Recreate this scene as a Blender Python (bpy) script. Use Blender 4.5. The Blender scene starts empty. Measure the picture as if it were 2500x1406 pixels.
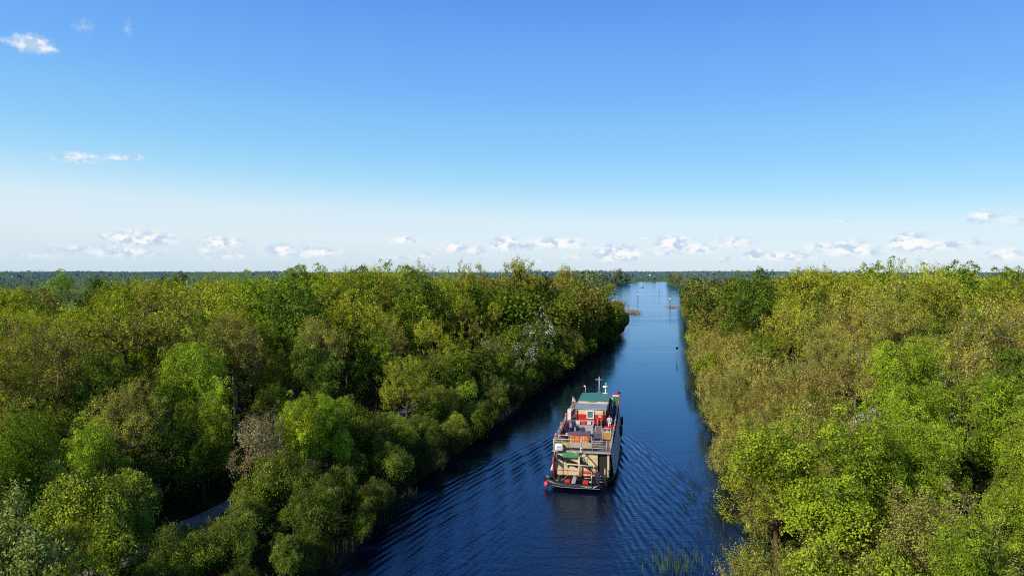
import bpy, bmesh, math, random
import numpy as np
from mathutils import Vector, Matrix

random.seed(7); RNG = np.random.default_rng(7)
SC = bpy.context.scene
COL = SC.collection
PI = math.pi
R = math.radians

# ------------------------------------------------------------------ camera
CAM_H = 22.0
F = 1667.0                                   # focal length in pixels of a 2500 px wide frame
PITCH = math.atan((703-664)/F)
cam_d = bpy.data.cameras.new('camera'); cam = bpy.data.objects.new('camera', cam_d); COL.objects.link(cam)
cam_d.sensor_width = 36.0; cam_d.lens = 36.0*F/2500.0
cam_d.clip_start = 0.5; cam_d.clip_end = 60000
cam.location = (0, 0, CAM_H); cam.rotation_euler = (PI/2-PITCH, 0, 0)
SC.camera = cam
SC.view_settings.view_transform = 'Standard'; SC.view_settings.look = 'None'
SC.view_settings.exposure = 0; SC.view_settings.gamma = 1
SC.render.engine = 'CYCLES'
SC.cycles.max_bounces = 6; SC.cycles.diffuse_bounces = 3; SC.cycles.glossy_bounces = 3
SC.cycles.transmission_bounces = 4; SC.cycles.transparent_max_bounces = 4
SC.cycles.use_denoising = False
SC.cycles.filter_width = 1.1
SC.cycles.caustics_reflective = False; SC.cycles.caustics_refractive = False

def ray(px, py):
    u = (px-1250)/F; v = -(py-703)/F
    c, s = math.cos(PITCH), math.sin(PITCH)
    return Vector((u, c + v*s, v*c - s))
def at_z(px, py, z=0.0):
    r = ray(px, py); t = (z-CAM_H)/r.z
    return Vector((r.x*t, r.y*t, z))
def at_d(px, py, d):
    r = ray(px, py); t = d/r.y
    return Vector((r.x*t, d, CAM_H + r.z*t))
def proj(p):
    x, y, z = p[0], p[1], p[2]-CAM_H
    c, s = math.cos(PITCH), math.sin(PITCH)
    dep = y*c - z*s; up = y*s + z*c
    return 1250 + F*x/dep, 703 - F*up/dep

# ------------------------------------------------------------------ object helpers
def tag(o, label=None, cat=None, group=None, kind=None):
    if label: o['label'] = label
    if cat: o['category'] = cat
    if group: o['group'] = group
    if kind: o['kind'] = kind
    return o
def empty(name, loc=(0,0,0), rz=0.0, label=None, cat=None, group=None):
    o = bpy.data.objects.new(name, None); COL.objects.link(o)
    o.location = loc; o.rotation_euler = (0,0,rz); o.empty_display_size = .3
    return tag(o, label, cat, group)
def link(name, me, parent=None):
    o = bpy.data.objects.new(name, me); COL.objects.link(o)
    if parent: o.parent = parent
    return o
def np_mesh(name, verts, faces, mats, smooth=False, attrs=None, mat_idx=None):
    """verts (n,3), faces (m,k) all of one size, or list of such arrays"""
    me = bpy.data.meshes.new(name)
    fl = faces if isinstance(faces, list) else [faces]
    fl = [f for f in fl if len(f)]
    verts = np.asarray(verts, dtype=np.float32)
    me.vertices.add(len(verts)); me.vertices.foreach_set('co', verts.ravel())
    nl = sum(f.size for f in fl); npoly = sum(len(f) for f in fl)
    me.loops.add(nl); me.polygons.add(npoly)
    me.loops.foreach_set('vertex_index', np.concatenate([f.ravel() for f in fl]).astype(np.int32))
    tot = np.concatenate([np.full(len(f), f.shape[1], np.int32) for f in fl])
    st = np.concatenate([[0], np.cumsum(tot)[:-1]]).astype(np.int32)
    me.polygons.foreach_set('loop_start', st)
    try: me.polygons.foreach_set('loop_total', tot)
    except Exception: pass
    if smooth: me.polygons.foreach_set('use_smooth', np.ones(npoly, bool))
    if mat_idx is not None: me.polygons.foreach_set('material_index', np.asarray(mat_idx, np.int32))
    for m in (mats if isinstance(mats, (list, tuple)) else [mats]): me.materials.append(m)
    for k, a in (attrs or {}).items():
        a = np.asarray(a, np.float32)
        if a.ndim == 2:
            at = me.attributes.new(k, 'FLOAT_COLOR', 'POINT'); at.data.foreach_set('color', a.ravel())
        else:
            at = me.attributes.new(k, 'FLOAT', 'POINT'); at.data.foreach_set('value', a)
    me.update(calc_edges=True); me.validate()
    return me

class MB:
    """collects boxes, tubes, lathes and prisms and links them as ONE mesh object"""
    def __init__(s): s.v = []; s.f = []
    def add(s, vs, fs):
        b = len(s.v); s.v += [tuple(v) for v in vs]; s.f += [tuple(b+i for i in f) for f in fs]; return s
    def box(s, c, size, rz=0, rx=0, ry=0, taper=1.0):
        M = Matrix.Translation(Vector(c)) @ Matrix.Rotation(rz,4,'Z') @ Matrix.Rotation(ry,4,'Y') @ Matrix.Rotation(rx,4,'X')
        vs = []
        for z in (-.5,.5):
            k = 1.0 if z < 0 else taper
            for x, y in ((-.5,-.5),(.5,-.5),(.5,.5),(-.5,.5)):
                vs.append(M @ Vector((x*size[0]*k, y*size[1]*k, z*size[2])))
        return s.add(vs, [(3,2,1,0),(4,5,6,7),(0,1,5,4),(1,2,6,5),(2,3,7,6),(3,0,4,7)])
    def tube(s, pts, r, n=6, cap=True):
        pts = [Vector(p) for p in pts]; rs = r if isinstance(r,(list,tuple)) else [r]*len(pts)
        vs = []; fs = []
        prev = None
        for i, p in enumerate(pts):
            t = (pts[min(i+1,len(pts)-1)] - pts[max(i-1,0)])
            if t.length < 1e-6: t = Vector((0,0,1))
            t.normalize()
            ref = Vector((0,0,1)) if abs(t.z) < .95 else Vector((1,0,0))
            if prev is not None: ref = prev
            a = (ref - t*ref.dot(t)).normalized(); b = t.cross(a); prev = a
            for k in range(n):
                an = 2*PI*k/n
                vs.append(p + (a*math.cos(an)+b*math.sin(an))*rs[i])
        for i in range(len(pts)-1):
            for k in range(n):
                k2 = (k+1)%n
                fs.append((i*n+k, i*n+k2, (i+1)*n+k2, (i+1)*n+k))
        if cap:
            fs.append(tuple(range(n-1,-1,-1))); m=(len(pts)-1)*n; fs.append(tuple(m+k for k in range(n)))
        return s.add(vs, fs)
    def lathe(s, prof, n=16, c=(0,0,0), M=None):
        vs = []; fs = []
        for (r, z) in prof:
            for k in range(n):
                an = 2*PI*k/n; v = Vector((r*math.cos(an), r*math.sin(an), z))
                if M: v = M @ v
                vs.append(v + Vector(c))
        m = len(prof)
        for i in range(m-1):
            for k in range(n):
                k2=(k+1)%n; fs.append((i*n+k,i*n+k2,(i+1)*n+k2,(i+1)*n+k))
        fs.append(tuple(range(n-1,-1,-1))); fs.append(tuple((m-1)*n+k for k in range(n)))
        return s.add(vs, fs)
    def torus(s, R0, r, c=(0,0,0), M=None, n=20, m=8, a0=0, a1=2*PI):
        vs=[]; fs=[]
        full = abs(a1-a0-2*PI) < 1e-6
        N = n if full else n+1
        for i in range(N):
            a=a0+(a1-a0)*i/n
            for j in range(m):
                b=2*PI*j/m
                v=Vector(((R0+r*math.cos(b))*math.cos(a),(R0+r*math.cos(b))*math.sin(a),r*math.sin(b)))
                if M: v=M@v
                vs.append(v+Vector(c))
        for i in range(n):
            i2=(i+1)%N
            for j in range(m):
                j2=(j+1)%m; fs.append((i*m+j,i2*m+j,i2*m+j2,i*m+j2))
        return s.add(vs,fs)
    def prism(s, poly, z0, z1):
        n=len(poly); vs=[(x,y,z0) for x,y in poly]+[(x,y,z1) for x,y in poly]
        fs=[tuple(range(n-1,-1,-1)),tuple(range(n,2*n))]+[(i,(i+1)%n,n+(i+1)%n,n+i) for i in range(n)]
        return s.add(vs,fs)
    def grid(s, rows):
        """rows of equal-length point lists -> sheet"""
        n=len(rows[0]); vs=[p for r in rows for p in r]; fs=[]
        for i in range(len(rows)-1):
            for j in range(n-1): fs.append((i*n+j,i*n+j+1,(i+1)*n+j+1,(i+1)*n+j))
        return s.add(vs,fs)
    def build(s, name, mat, parent=None, smooth=False, bevel=0.0):
        me = bpy.data.meshes.new(name); me.from_pydata(s.v, [], s.f); me.update()
        bm = bmesh.new(); bm.from_mesh(me)
        bmesh.ops.recalc_face_normals(bm, faces=bm.faces); bm.to_mesh(me); bm.free()
        me.materials.append(mat)
        if smooth: me.polygons.foreach_set('use_smooth', np.ones(len(me.polygons), bool))
        o = link(name, me, parent)
        if bevel:
            md = o.modifiers.new('bevel','BEVEL'); md.width = bevel; md.segments = 2; md.limit_method='ANGLE'
        return o

# ------------------------------------------------------------------ material helpers
def new_mat(name):
    m = bpy.data.materials.new(name); m.use_nodes = True
    nt = m.node_tree; nt.nodes.clear()
    out = nt.nodes.new('ShaderNodeOutputMaterial')
    return m, nt, out
class NT:
    """tiny node-graph helper"""
    def __init__(s, nt): s.nt = nt
    def node(s, t, **kw):
        n = s.nt.nodes.new(t)
        for k, v in kw.items(): setattr(n, k, v)
        return n
    def put(s, sock, v):
        if isinstance(v, bpy.types.NodeSocket): s.nt.links.new(v, sock)
        elif v is not None: sock.default_value = v
    def math(s, op, a, b=None, c=None, clamp=False):
        n = s.node('ShaderNodeMath', operation=op); n.use_clamp = clamp
        s.put(n.inputs[0], a); s.put(n.inputs[1], b); s.put(n.inputs[2], c); return n.outputs[0]
    def vmath(s, op, a, b=None, c=None, out=0):
        n = s.node('ShaderNodeVectorMath', operation=op)
        s.put(n.inputs[0], a); s.put(n.inputs[1], b)
        if c is not None: s.put(n.inputs[2], c)
        return n.outputs[1] if op in ('LENGTH','DOT_PRODUCT','DISTANCE') else n.outputs[0]
    def mix(s, f, a, b, mode='MIX'):
        n = s.node('ShaderNodeMix', data_type='RGBA', blend_type=mode)
        s.put(n.inputs[0], f); s.put(n.inputs[6], a); s.put(n.inputs[7], b); return n.outputs[2]
    def noise(s, vec, scale=5, detail=3, rough=.55, dist=0.0, col=False):
        n = s.node('ShaderNodeTexNoise'); s.put(n.inputs['Vector'], vec); n.inputs['Scale'].default_value = scale
        n.inputs['Detail'].default_value = detail; n.inputs['Roughness'].default_value = rough
        n.inputs['Distortion'].default_value = dist
        return n.outputs['Color' if col else 'Fac']
    def sstep(s, x, a, b):
        n = s.node('ShaderNodeMapRange', interpolation_type='SMOOTHSTEP'); s.put(n.inputs[0], x)
        n.inputs[1].default_value=a; n.inputs[2].default_value=b; return n.outputs[0]
    def lin(s, x, a, b, c=0.0, d=1.0):
        n = s.node('ShaderNodeMapRange'); s.put(n.inputs[0], x)
        n.inputs[1].default_value=a; n.inputs[2].default_value=b; n.inputs[3].default_value=c; n.inputs[4].default_value=d; return n.outputs[0]
    def ramp(s, x, stops):
        n = s.node('ShaderNodeValToRGB'); s.put(n.inputs[0], x); cr = n.color_ramp
        while len(cr.elements) < len(stops): cr.elements.new(.5)
        for e, (p, c) in zip(cr.elements, stops): e.position = p; e.color = (*c, 1)
        return n.outputs[0]
def rgba(c): return (*c, 1.0)

def paint(name, col, rough=.5, var=.12, scale=3.0, spec=.5, metal=0.0, dirt=0.0, dirtcol=(.12,.09,.06)):
    m, nt, out = new_mat(name); n = NT(nt)
    tc = n.node('ShaderNodeTexCoord').outputs['Object']
    f = n.noise(tc, scale, 4)
    c = n.mix(n.lin(f,.3,.7), rgba([x*(1-var) for x in col]), rgba([min(1,x*(1+var)) for x in col]))
    if dirt:
        st = n.vmath('MULTIPLY', tc, (6.0,6.0,.8)); g = n.noise(st, 1.2, 5, .65)
        c = n.mix(n.lin(g,.52,.75,0,dirt), c, rgba(dirtcol))
    b = n.node('ShaderNodeBsdfPrincipled'); n.put(b.inputs['Base Color'], c)
    n.put(b.inputs['Roughness'], n.lin(f,.3,.7,max(0,rough-.08),rough+.08)); b.inputs['Metallic'].default_value = metal
    b.inputs['Specular IOR Level'].default_value = spec
    nt.links.new(b.outputs[0], out.inputs[0]); return m

def leaf_mat(name, dark, light, bloom=None, trans=.27):
    m, nt, out = new_mat(name); n = NT(nt)
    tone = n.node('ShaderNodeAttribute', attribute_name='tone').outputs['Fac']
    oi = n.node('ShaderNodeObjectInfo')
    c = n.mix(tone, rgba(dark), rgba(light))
    c = n.mix(1.0, c, oi.outputs['Color'], 'MULTIPLY')
    if bloom:
        bl = n.node('ShaderNodeAttribute', attribute_name='bloom').outputs['Fac']
        c = n.mix(bl, c, rgba(bloom))
    d = n.node('ShaderNodeBsdfDiffuse'); n.put(d.inputs[0], c)
    t = n.node('ShaderNodeBsdfTranslucent'); n.put(t.inputs[0], n.mix(.5, c, n.mix(1.0, c, (1.25,1.15,.5,1), 'MULTIPLY')))
    mx = n.node('ShaderNodeMixShader'); mx.inputs[0].default_value = trans
    nt.links.new(d.outputs[0], mx.inputs[1]); nt.links.new(t.outputs[0], mx.inputs[2])
    nt.links.new(mx.outputs[0], out.inputs[0]); return m
def bark_mat(name, a, b):
    m, nt, out = new_mat(name); n = NT(nt)
    tc = n.node('ShaderNodeTexCoord').outputs['Object']
    st = n.vmath('MULTIPLY', tc, (4.0,4.0,1.0)); f = n.noise(st, 2.5, 5, .6)
    d = n.node('ShaderNodeBsdfDiffuse'); n.put(d.inputs[0], n.mix(n.lin(f,.3,.7), rgba(a), rgba(b)))
    nt.links.new(d.outputs[0], out.inputs[0]); return m

# ------------------------------------------------------------------ light and sky
SUN_EL = R(29); T = Vector((.77,.64,0)).normalized()
sun_dir = Vector((T.x*math.cos(SUN_EL), T.y*math.cos(SUN_EL), -math.sin(SUN_EL)))
sl = bpy.data.lights.new('sun','SUN'); sl.energy = 5.0; sl.angle = R(.5); sl.color = (1,.92,.76)
so = bpy.data.objects.new('sun', sl); COL.objects.link(so)
so.rotation_euler = sun_dir.to_track_quat('-Z','Y').to_euler(); so.location = (-60,-30,60)

def elaz(px, py):
    r = ray(px,py).normalized()
    return math.atan2(r.x, r.y), math.asin(r.z)
CLOUDS = [  # px, py, half width, half height, density, greyness
 (82,108,44,24,1.0,.1),(88,116,50,12,1.0,.1),(122,120,24,8,.7,.1),(18,100,26,9,.42,.1),(205,64,30,20,.34,.1),(312,68,13,26,.34,.1),
 (190,385,52,11,.7,.1),(280,385,26,9,.55,.1),(318,383,28,9,.6,.1),
 (345,582,78,18,1,.8),(262,578,34,8,.6,.5),(540,591,54,14,.95,.6),(985,587,44,11,.8,.5),(175,608,50,11,.6,.2),(300,614,84,15,.65,.3),
 (690,610,50,18,.75,.3),(775,616,60,16,.75,.4),(500,611,28,10,.5,.1),(560,624,70,11,.5,.3),(1110,604,48,15,.8,.4),(1160,610,40,14,.7,.4),(1232,594,42,20,.95,.4),(1280,600,34,12,.7,.6),
 (1360,594,90,17,.8,.5),(1195,550,20,5,.5,1),(1505,617,62,25,1,.4),(1545,620,26,18,.7,.9),(1575,582,24,4,.4,1),(1645,597,48,24,.95,.3),(1700,607,46,15,.8,.7),
 (1790,591,54,15,.65,.6),(1625,617,44,9,.6,.2),(1770,632,17,10,.55,.1),(1840,622,30,16,.8,.2),(1920,625,66,12,.85,.2),(2070,607,62,20,.9,.3),(2000,604,46,13,.6,.8),(2110,618,60,10,.6,.4),
 (2060,540,22,4,.5,1),(2222,591,46,22,1,.3),(2262,602,30,14,.7,.9),(2312,598,42,11,.85,.3),(2385,596,22,15,.5,.4),(2400,530,32,15,.75,.4),(2480,536,44,22,.4,.9),
 (2455,620,38,15,.7,.3),(2250,634,18,8,.5,.1),(980,627,70,9,.4,.2),(1035,622,32,12,.55,.1),(1400,628,40,10,.4,.2),(2495,614,24,11,.5,.5),(90,625,70,9,.35,.2),(1300,640,30,9,.4,.1)]
def build_world():
    w = bpy.data.worlds.new('World'); SC.world = w; w.use_nodes = True
    nt = w.node_tree; nt.nodes.clear(); n = NT(nt)
    out = n.node('ShaderNodeOutputWorld'); bg = n.node('ShaderNodeBackground'); bg.inputs[1].default_value = .1
    sky = n.node('ShaderNodeTexSky', sky_type='NISHITA'); sky.sun_disc = False
    sky.sun_elevation = SUN_EL; sky.sun_rotation = math.atan2(-T.x,-T.y); sky.altitude = 60; sky.ozone_density = 2.0
    v = n.node('ShaderNodeTexCoord').outputs['Generated']
    sp = n.node('ShaderNodeSeparateXYZ'); n.put(sp.inputs[0], v)
    az = n.math('ARCTAN2', sp.outputs[0], sp.outputs[1]); el = n.math('ARCSINE', sp.outputs[2])
    # hazy, slightly higher white band towards the sun side
    side = n.math('MULTIPLY_ADD', az, .035, 0.0)
    e2 = n.math('ADD', el, side)
    f = n.lin(e2, R(-6), R(90))
    def pos(d): return (d+6)/96
    base = n.ramp(f, [(0,(.50,.64,.78)),(pos(0),(.69,.84,.95)),(pos(2.2),(.78,.91,1.0)),(pos(4.4),(.72,.90,1.02)),(pos(5.6),(.57,.85,1.03)),(pos(7.2),(.41,.76,1.03)),
                      (pos(9.5),(.29,.66,1.03)),(pos(14.5),(.18,.49,1.02)),(pos(22),(.10,.325,.93)),(pos(31),(.035,.125,.45)),(pos(45),(.025,.09,.33)),(pos(90),(.03,.10,.32))])
    base = n.mix(1.0, base, (10,10,10,1), 'MULTIPLY')
    col = n.mix(.14, base, sky.outputs[0])
    # cumulus
    uv = n.node('ShaderNodeCombineXYZ'); n.put(uv.inputs[0], az); n.put(uv.inputs[1], el)
    wob = n.noise(uv.outputs[0], 95, 5, .62, col=True)
    wob = n.vmath('MULTIPLY_ADD', n.vmath('SUBTRACT', wob, (.5,.5,.5)), (.015,.008,0), uv.outputs[0])
    acc = None; gacc = None
    for (px,py,hw,hh,den,g) in CLOUDS:
        a0,e0 = elaz(px,py); kk=1.0 if py<300 else 1.3
        iw, ih = F/(hw*kk), F/(hh*kk)
        l = n.vmath('LENGTH', n.vmath('MULTIPLY_ADD', wob, (iw,ih,0), (-a0*iw,-e0*ih,0)))
        k = n.math('MULTIPLY_ADD', l, -den, den, clamp=True)
        acc = k if acc is None else n.math('MAXIMUM', acc, k)
    dens = n.sstep(n.math('ADD', acc, n.lin(n.noise(uv.outputs[0], 170, 5, .6), .3,.7,-.12,.12)), .02, .72)
    dens = n.math('MULTIPLY', dens, n.sstep(acc, 0.0, .12))
    n2 = n.noise(n.vmath('ADD', n.vmath('MULTIPLY', wob, (1,1.6,0)), (3.1,0,0)), 60, 4, .55)
    lum = n.sstep(n2, .40, .58)
    ccol = n.mix(lum, (4.9,6.5,8.4,1), (10.2,9.9,9.9,1))
    col = n.mix(n.math('MULTIPLY', dens, .86), col, ccol)
    nt.links.new(col, bg.inputs[0]); nt.links.new(bg.outputs[0], out.inputs[0])
build_world()
# ------------------------------------------------------------------ shore lines (plan, metres)
LEFT_D = np.array([-60, 30, 50, 71, 106, 155, 251, 318]); LEFT_X = np.array([-34,-18.0,-13.4,-9.2,-.6,13.5,40.7,55.5])
RIGHT_D = np.array([-60, 30, 50, 65, 97, 128, 170, 270, 400]); RIGHT_X = np.array([-8, 12.6, 17.6, 21.2, 28.6, 36.2, 45.5, 69, 97.5])
def left_x(d): return np.interp(d, LEFT_D, LEFT_X)
def right_x(d): return np.interp(d, RIGHT_D, RIGHT_X)
def px_pts(lst): return [tuple(at_z(a,b,0)[:2]) for a,b in lst]
poly = [(left_x(d), d) for d in (-60,0,30,45,50,60,71,85,106,130,155,185,210,251,290,318)]
poly = [(x+.5*math.sin(d*.31)+.35*math.sin(d*.83+1), d) for x,d in poly]
poly += px_pts([(1537,768),(1524,752),(1480,744),(1440,728),(1430,712),(1452,704),(1500,698.5),(1535,694.5),(1552,689.5),(1585,687.6),(1622,687.6),(1628,694),(1640,699),(1662,703),(1700,705),(1700,709),(1666,714)])
poly += [(right_x(d)+.5*math.sin(d*.29)+.4*math.sin(d*.77+2), d) for d in (400,330,270,220,170,150,128,112,97,80,65,57,50,40,30,0,-60)]
WATER_POLY = np.array(poly)
def water_sd(P):
    """signed distance to the water polygon (negative on the water)"""
    P = np.asarray(P, float); A = WATER_POLY; B = np.roll(A,-1,0)
    best = np.full(len(P), 1e18); inside = np.zeros(len(P), bool)
    for a, b in zip(A,B):
        ab = b-a; t = np.clip(((P-a)@ab)/(ab@ab),0,1); q = a+t[:,None]*ab
        best = np.minimum(best, ((P-q)**2).sum(1))
        c = ((a[1]>P[:,1])!=(b[1]>P[:,1])); xx = a[0]+(P[:,1]-a[1])/(b[1]-a[1]+1e-12)*(b[0]-a[0])
        inside ^= (c & (P[:,0] < xx))
    d = np.sqrt(best); return np.where(inside,-d,d)
def sm(x,a,b): t = np.clip((x-a)/(b-a),0,1); return t*t*(3-2*t)
def terrain(x, y, sd):
    z = np.where(sd<0, -1.8*sm(-sd,0,3.0)-.15, -.15+1.05*sm(sd,0,2.6)+.0*x)
    far = sm(y,1500,6500)
    hill = 15+5*np.tanh(-x/1500.)+5*np.sin(x*.0011+1.0)+4*np.sin(x*.0027+.4)+2.5*np.sin(x*.0071)+20*np.exp(-((x-1900)/420.)**2)
    return z - np.asarray(y,float)**2/1.274e7 + far*hill + 2.2*sm(y,400,1500)*np.sin(x*.006+y*.004)*(sd>60)

def build_ground():
    d = np.concatenate([np.linspace(-50,30,14,endpoint=False), np.linspace(30,130,170,endpoint=False), np.geomspace(130,420,110,endpoint=False), np.geomspace(420,30000,110)])
    q = np.linspace(-1,1,380); q = np.sign(q)*np.abs(q)**1.25*1.7
    D, Q = np.meshgrid(d,q,indexing='ij'); X = Q*np.maximum(D,60); Y = D
    P = np.stack([X.ravel(),Y.ravel()],1); sd = water_sd(P); Z = terrain(P[:,0],P[:,1],sd)
    n0,n1 = D.shape; idx = np.arange(n0*n1).reshape(n0,n1)
    f = np.stack([idx[:-1,:-1],idx[:-1,1:],idx[1:,1:],idx[1:,:-1]],-1).reshape(-1,4)
    m, nt, out = new_mat('ground'); n = NT(nt)
    g = n.node('ShaderNodeNewGeometry').outputs['Position']
    a = n.noise(g,.35,5,.6); b = n.noise(g,2.5,4,.6); c = n.noise(g,.006,3,.5)
    c1 = n.mix(n.lin(a,.35,.65), (.018,.026,.009,1), (.045,.07,.018,1))
    c1 = n.mix(n.lin(b,.45,.7,0,.5), c1, (.06,.05,.03,1))
    sp = n.node('ShaderNodeSeparateXYZ'); n.put(sp.inputs[0], g)
    c2 = n.mix(n.lin(c,.4,.6), (.09,.17,.035,1), (.14,.20,.06,1))      # pasture away from the wood
    c1 = n.mix(n.sstep(sp.outputs[1],300,360), c1, c2)
    c1 = n.mix(n.lin(sp.outputs[1],900,9000,0,.75), c1, (.10,.16,.18,1))  # blue-grey aerial haze painted into the far ground colour
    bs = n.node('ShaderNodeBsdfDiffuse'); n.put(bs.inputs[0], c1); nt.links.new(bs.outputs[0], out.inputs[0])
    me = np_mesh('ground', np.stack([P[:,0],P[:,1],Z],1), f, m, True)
    o = link('ground', me); tag(o, kind='structure')
build_ground()

# boat frame (needed by the wake)
BOAT = Vector((7.28,70.6,0)); HEAD = R(10.75)
BM = Matrix.Translation(BOAT) @ Matrix.Rotation(-HEAD,4,'Z')
def build_water():
    m, nt, out = new_mat('water'); n = NT(nt)
    g = n.node('ShaderNodeNewGeometry').outputs['Position']
    mp = n.node('ShaderNodeMapping', vector_type='TEXTURE'); n.put(mp.inputs['Vector'], g)
    mp.inputs['Location'].default_value = BOAT; mp.inputs['Rotation'].default_value = (0,0,-HEAD)
    b = mp.outputs[0]
    sp = n.node('ShaderNodeSeparateXYZ'); n.put(sp.inputs[0], b); X, Y = sp.outputs[0], sp.outputs[1]
    W = n.node('ShaderNodeSeparateXYZ'); n.put(W.inputs[0], g)
    V = n.math('ABSOLUTE', X)
    aft = n.math('SUBTRACT', 27.0, Y)                        # metres aft of the shoulder of the bow
    warp = n.noise(n.vmath('MULTIPLY', b, (.22,.08,0)), 1.0, 3, .5)
    warp2 = n.noise(n.vmath('MULTIPLY', b, (.9,.25,0)), 1.0, 2, .5)
    def train(beta, lam, ph, wf):
        cb, sb = math.cos(R(beta)), math.sin(R(beta))
        s = n.math('ADD', n.math('MULTIPLY', V, cb), n.math('MULTIPLY', Y, sb))
        s = n.math('ADD', s, n.math('MULTIPLY', warp, wf))
        s = n.math('ADD', s, n.math('MULTIPLY', warp2, .14))
        return n.math('SINE', n.math('MULTIPLY_ADD', s, 2*PI/lam, ph))
    t1 = train(14, 1.25, 0, 1.3); t2 = train(18, .82, 1.3, .9); t3 = train(10, .62, 2.0, .7); t4 = train(22, 1.9, .3, 2.0)
    # wedge envelope
    edge = n.math('SUBTRACT', n.math('MULTIPLY_ADD', aft, .40, 3.4), V)         # >0 inside the wedge
    env = n.math('MULTIPLY', n.sstep(edge, -.3, 2.0), n.sstep(aft, 0, 5))
    inner = n.sstep(n.math('SUBTRACT', V, n.math('MULTIPLY', n.math('MULTIPLY', Y, -1.0), .11)), 0.4, 4.5)   # calmer turbulent strip astern
    env = n.math('MULTIPLY', env, n.math('MULTIPLY_ADD', inner, .9, .1))
    env = n.math('MULTIPLY', env, n.lin(aft, 20, 95, 1.0, .42))
    pat = n.noise(n.vmath('MULTIPLY', b, (.16,.055,0)), 1.0, 2, .5)
    env = n.math('MULTIPLY', env, n.lin(pat,.3,.65,.35,1.2))
    hw = n.math('ADD', n.math('ADD', n.math('MULTIPLY', t1, .013), n.math('MULTIPLY', t2, .017)), n.math('ADD', n.math('MULTIPLY', t3, .012), n.math('MULTIPLY', t4, .008)))
    env = n.math('MULTIPLY', env, n.lin(V, 3.2, 5.2, .35, 1.0))
    hw = n.math('MULTIPLY', hw, env)
    # general ripple
    near = n.lin(W.outputs[1], 55, 105, 1.0, .10)
    rip = n.noise(n.vmath('MULTIPLY', g, (1.0,1.5,1)), 1.9, 4, .6)
    rip2 = n.noise(n.vmath('MULTIPLY', g, (.5,1.2,1)), .55, 3, .5)
    rip3 = n.noise(n.vmath('MULTIPLY', g, (1.0,1.2,1)), 7.0, 3, .6)
    turb = n.math('MULTIPLY', n.sstep(n.math('MULTIPLY', Y, -1.0), 0, 6), n.sstep(n.math('MULTIPLY', V, -1.0), -8, -2))
    h = n.math('ADD', n.math('MULTIPLY', rip, .032), n.math('MULTIPLY', rip2, .052))
    h = n.math('ADD', h, n.math('MULTIPLY', rip3, .011))
    h = n.math('MULTIPLY', h, n.math('ADD', near, n.math('MULTIPLY', turb, .5)))
    # cat's-paw bands far out
    band = n.sstep(n.noise(n.vmath('MULTIPLY', g, (.010,.045,1)), 1.0, 3, .5), .50, .62)
    farr = n.noise(n.vmath('MULTIPLY', g, (.3,.9,1)), 1.0, 3, .6)
    h = n.math('ADD', h, n.math('MULTIPLY', n.math('MULTIPLY', farr, n.math('MULTIPLY_ADD', band, .10, .012)), n.sstep(W.outputs[1], 100, 260)))
    h = n.math('ADD', h, hw)
    bump = n.node('ShaderNodeBump'); bump.inputs['Strength'].default_value = 1.0; bump.inputs['Distance'].default_value = 1.0
    n.put(bump.inputs['Height'], h)
    df = n.node('ShaderNodeBsdfDiffuse'); df.inputs[0].default_value = (.0012,.0042,.017,1)
    gl = n.node('ShaderNodeBsdfGlossy'); gl.inputs[0].default_value = (.50,.74,1,1)
    n.put(gl.inputs['Roughness'], n.lin(W.outputs[1], 55, 140, .04, .12))
    fr = n.node('ShaderNodeFresnel'); fr.inputs[0].default_value = 1.62
    nt.links.new(bump.outputs[0], gl.inputs['Normal']); nt.links.new(bump.outputs[0], fr.inputs['Normal'])
    mx = n.node('ShaderNodeMixShader'); nt.links.new(fr.outputs[0], mx.inputs[0]); nt.links.new(df.outputs[0], mx.inputs[1]); nt.links.new(gl.outputs[0], mx.inputs[2])
    nt.links.new(mx.outputs[0], out.inputs[0])
    v = np.array([(-600,-60,0),(700,-60,0),(700,1500,0),(-600,1500,0)],float)
    me = np_mesh('water', v, np.array([[0,1,2,3]]), m)
    tag(link('water', me), kind='structure')
build_water()

# towpath
PATH = [(-34.5,22),(-31.5,36),(-29.4,46),(-27.6,54.5),(-26.0,60),(-24.6,66),(-21.5,80),(-17.4,99),(-12,120),(-4,150),(10,200)]
PX = np.array([p[0] for p in PATH]); PY = np.array([p[1] for p in PATH])
def path_x(d): return np.interp(d, PY, PX)
def build_path():
    m, nt, out = new_mat('gravel'); n = NT(nt)
    g = n.node('ShaderNodeNewGeometry').outputs['Position']
    a = n.noise(g,1.1,5,.65); b = n.noise(g,22,3,.7)
    c = n.mix(n.lin(a,.35,.65), (.17,.155,.145,1), (.28,.26,.245,1)); c = n.mix(n.lin(b,.3,.7,0,.5), c, (.30,.28,.27,1))
    bs = n.node('ShaderNodeBsdfDiffuse'); n.put(bs.inputs[0], c); nt.links.new(bs.outputs[0], out.inputs[0])
    vs=[]; fs=[]; ds=np.arange(22,200,1.0)
    for i,d in enumerate(ds):
        x = path_x(d); w = 1.1+.15*math.sin(d*.7)
        for k in (-1,-.5,0,.5,1): vs.append((x+k*w+.1*math.sin(d*1.9+k*3), d, .93+.03*(1-k*k)))
        if i:
            for k in range(4): fs.append(((i-1)*5+k,(i-1)*5+k+1,i*5+k+1,i*5+k))
    tag(link('path', np_mesh('path', vs, np.array(fs), m, True)), kind='structure')
build_path()

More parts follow.
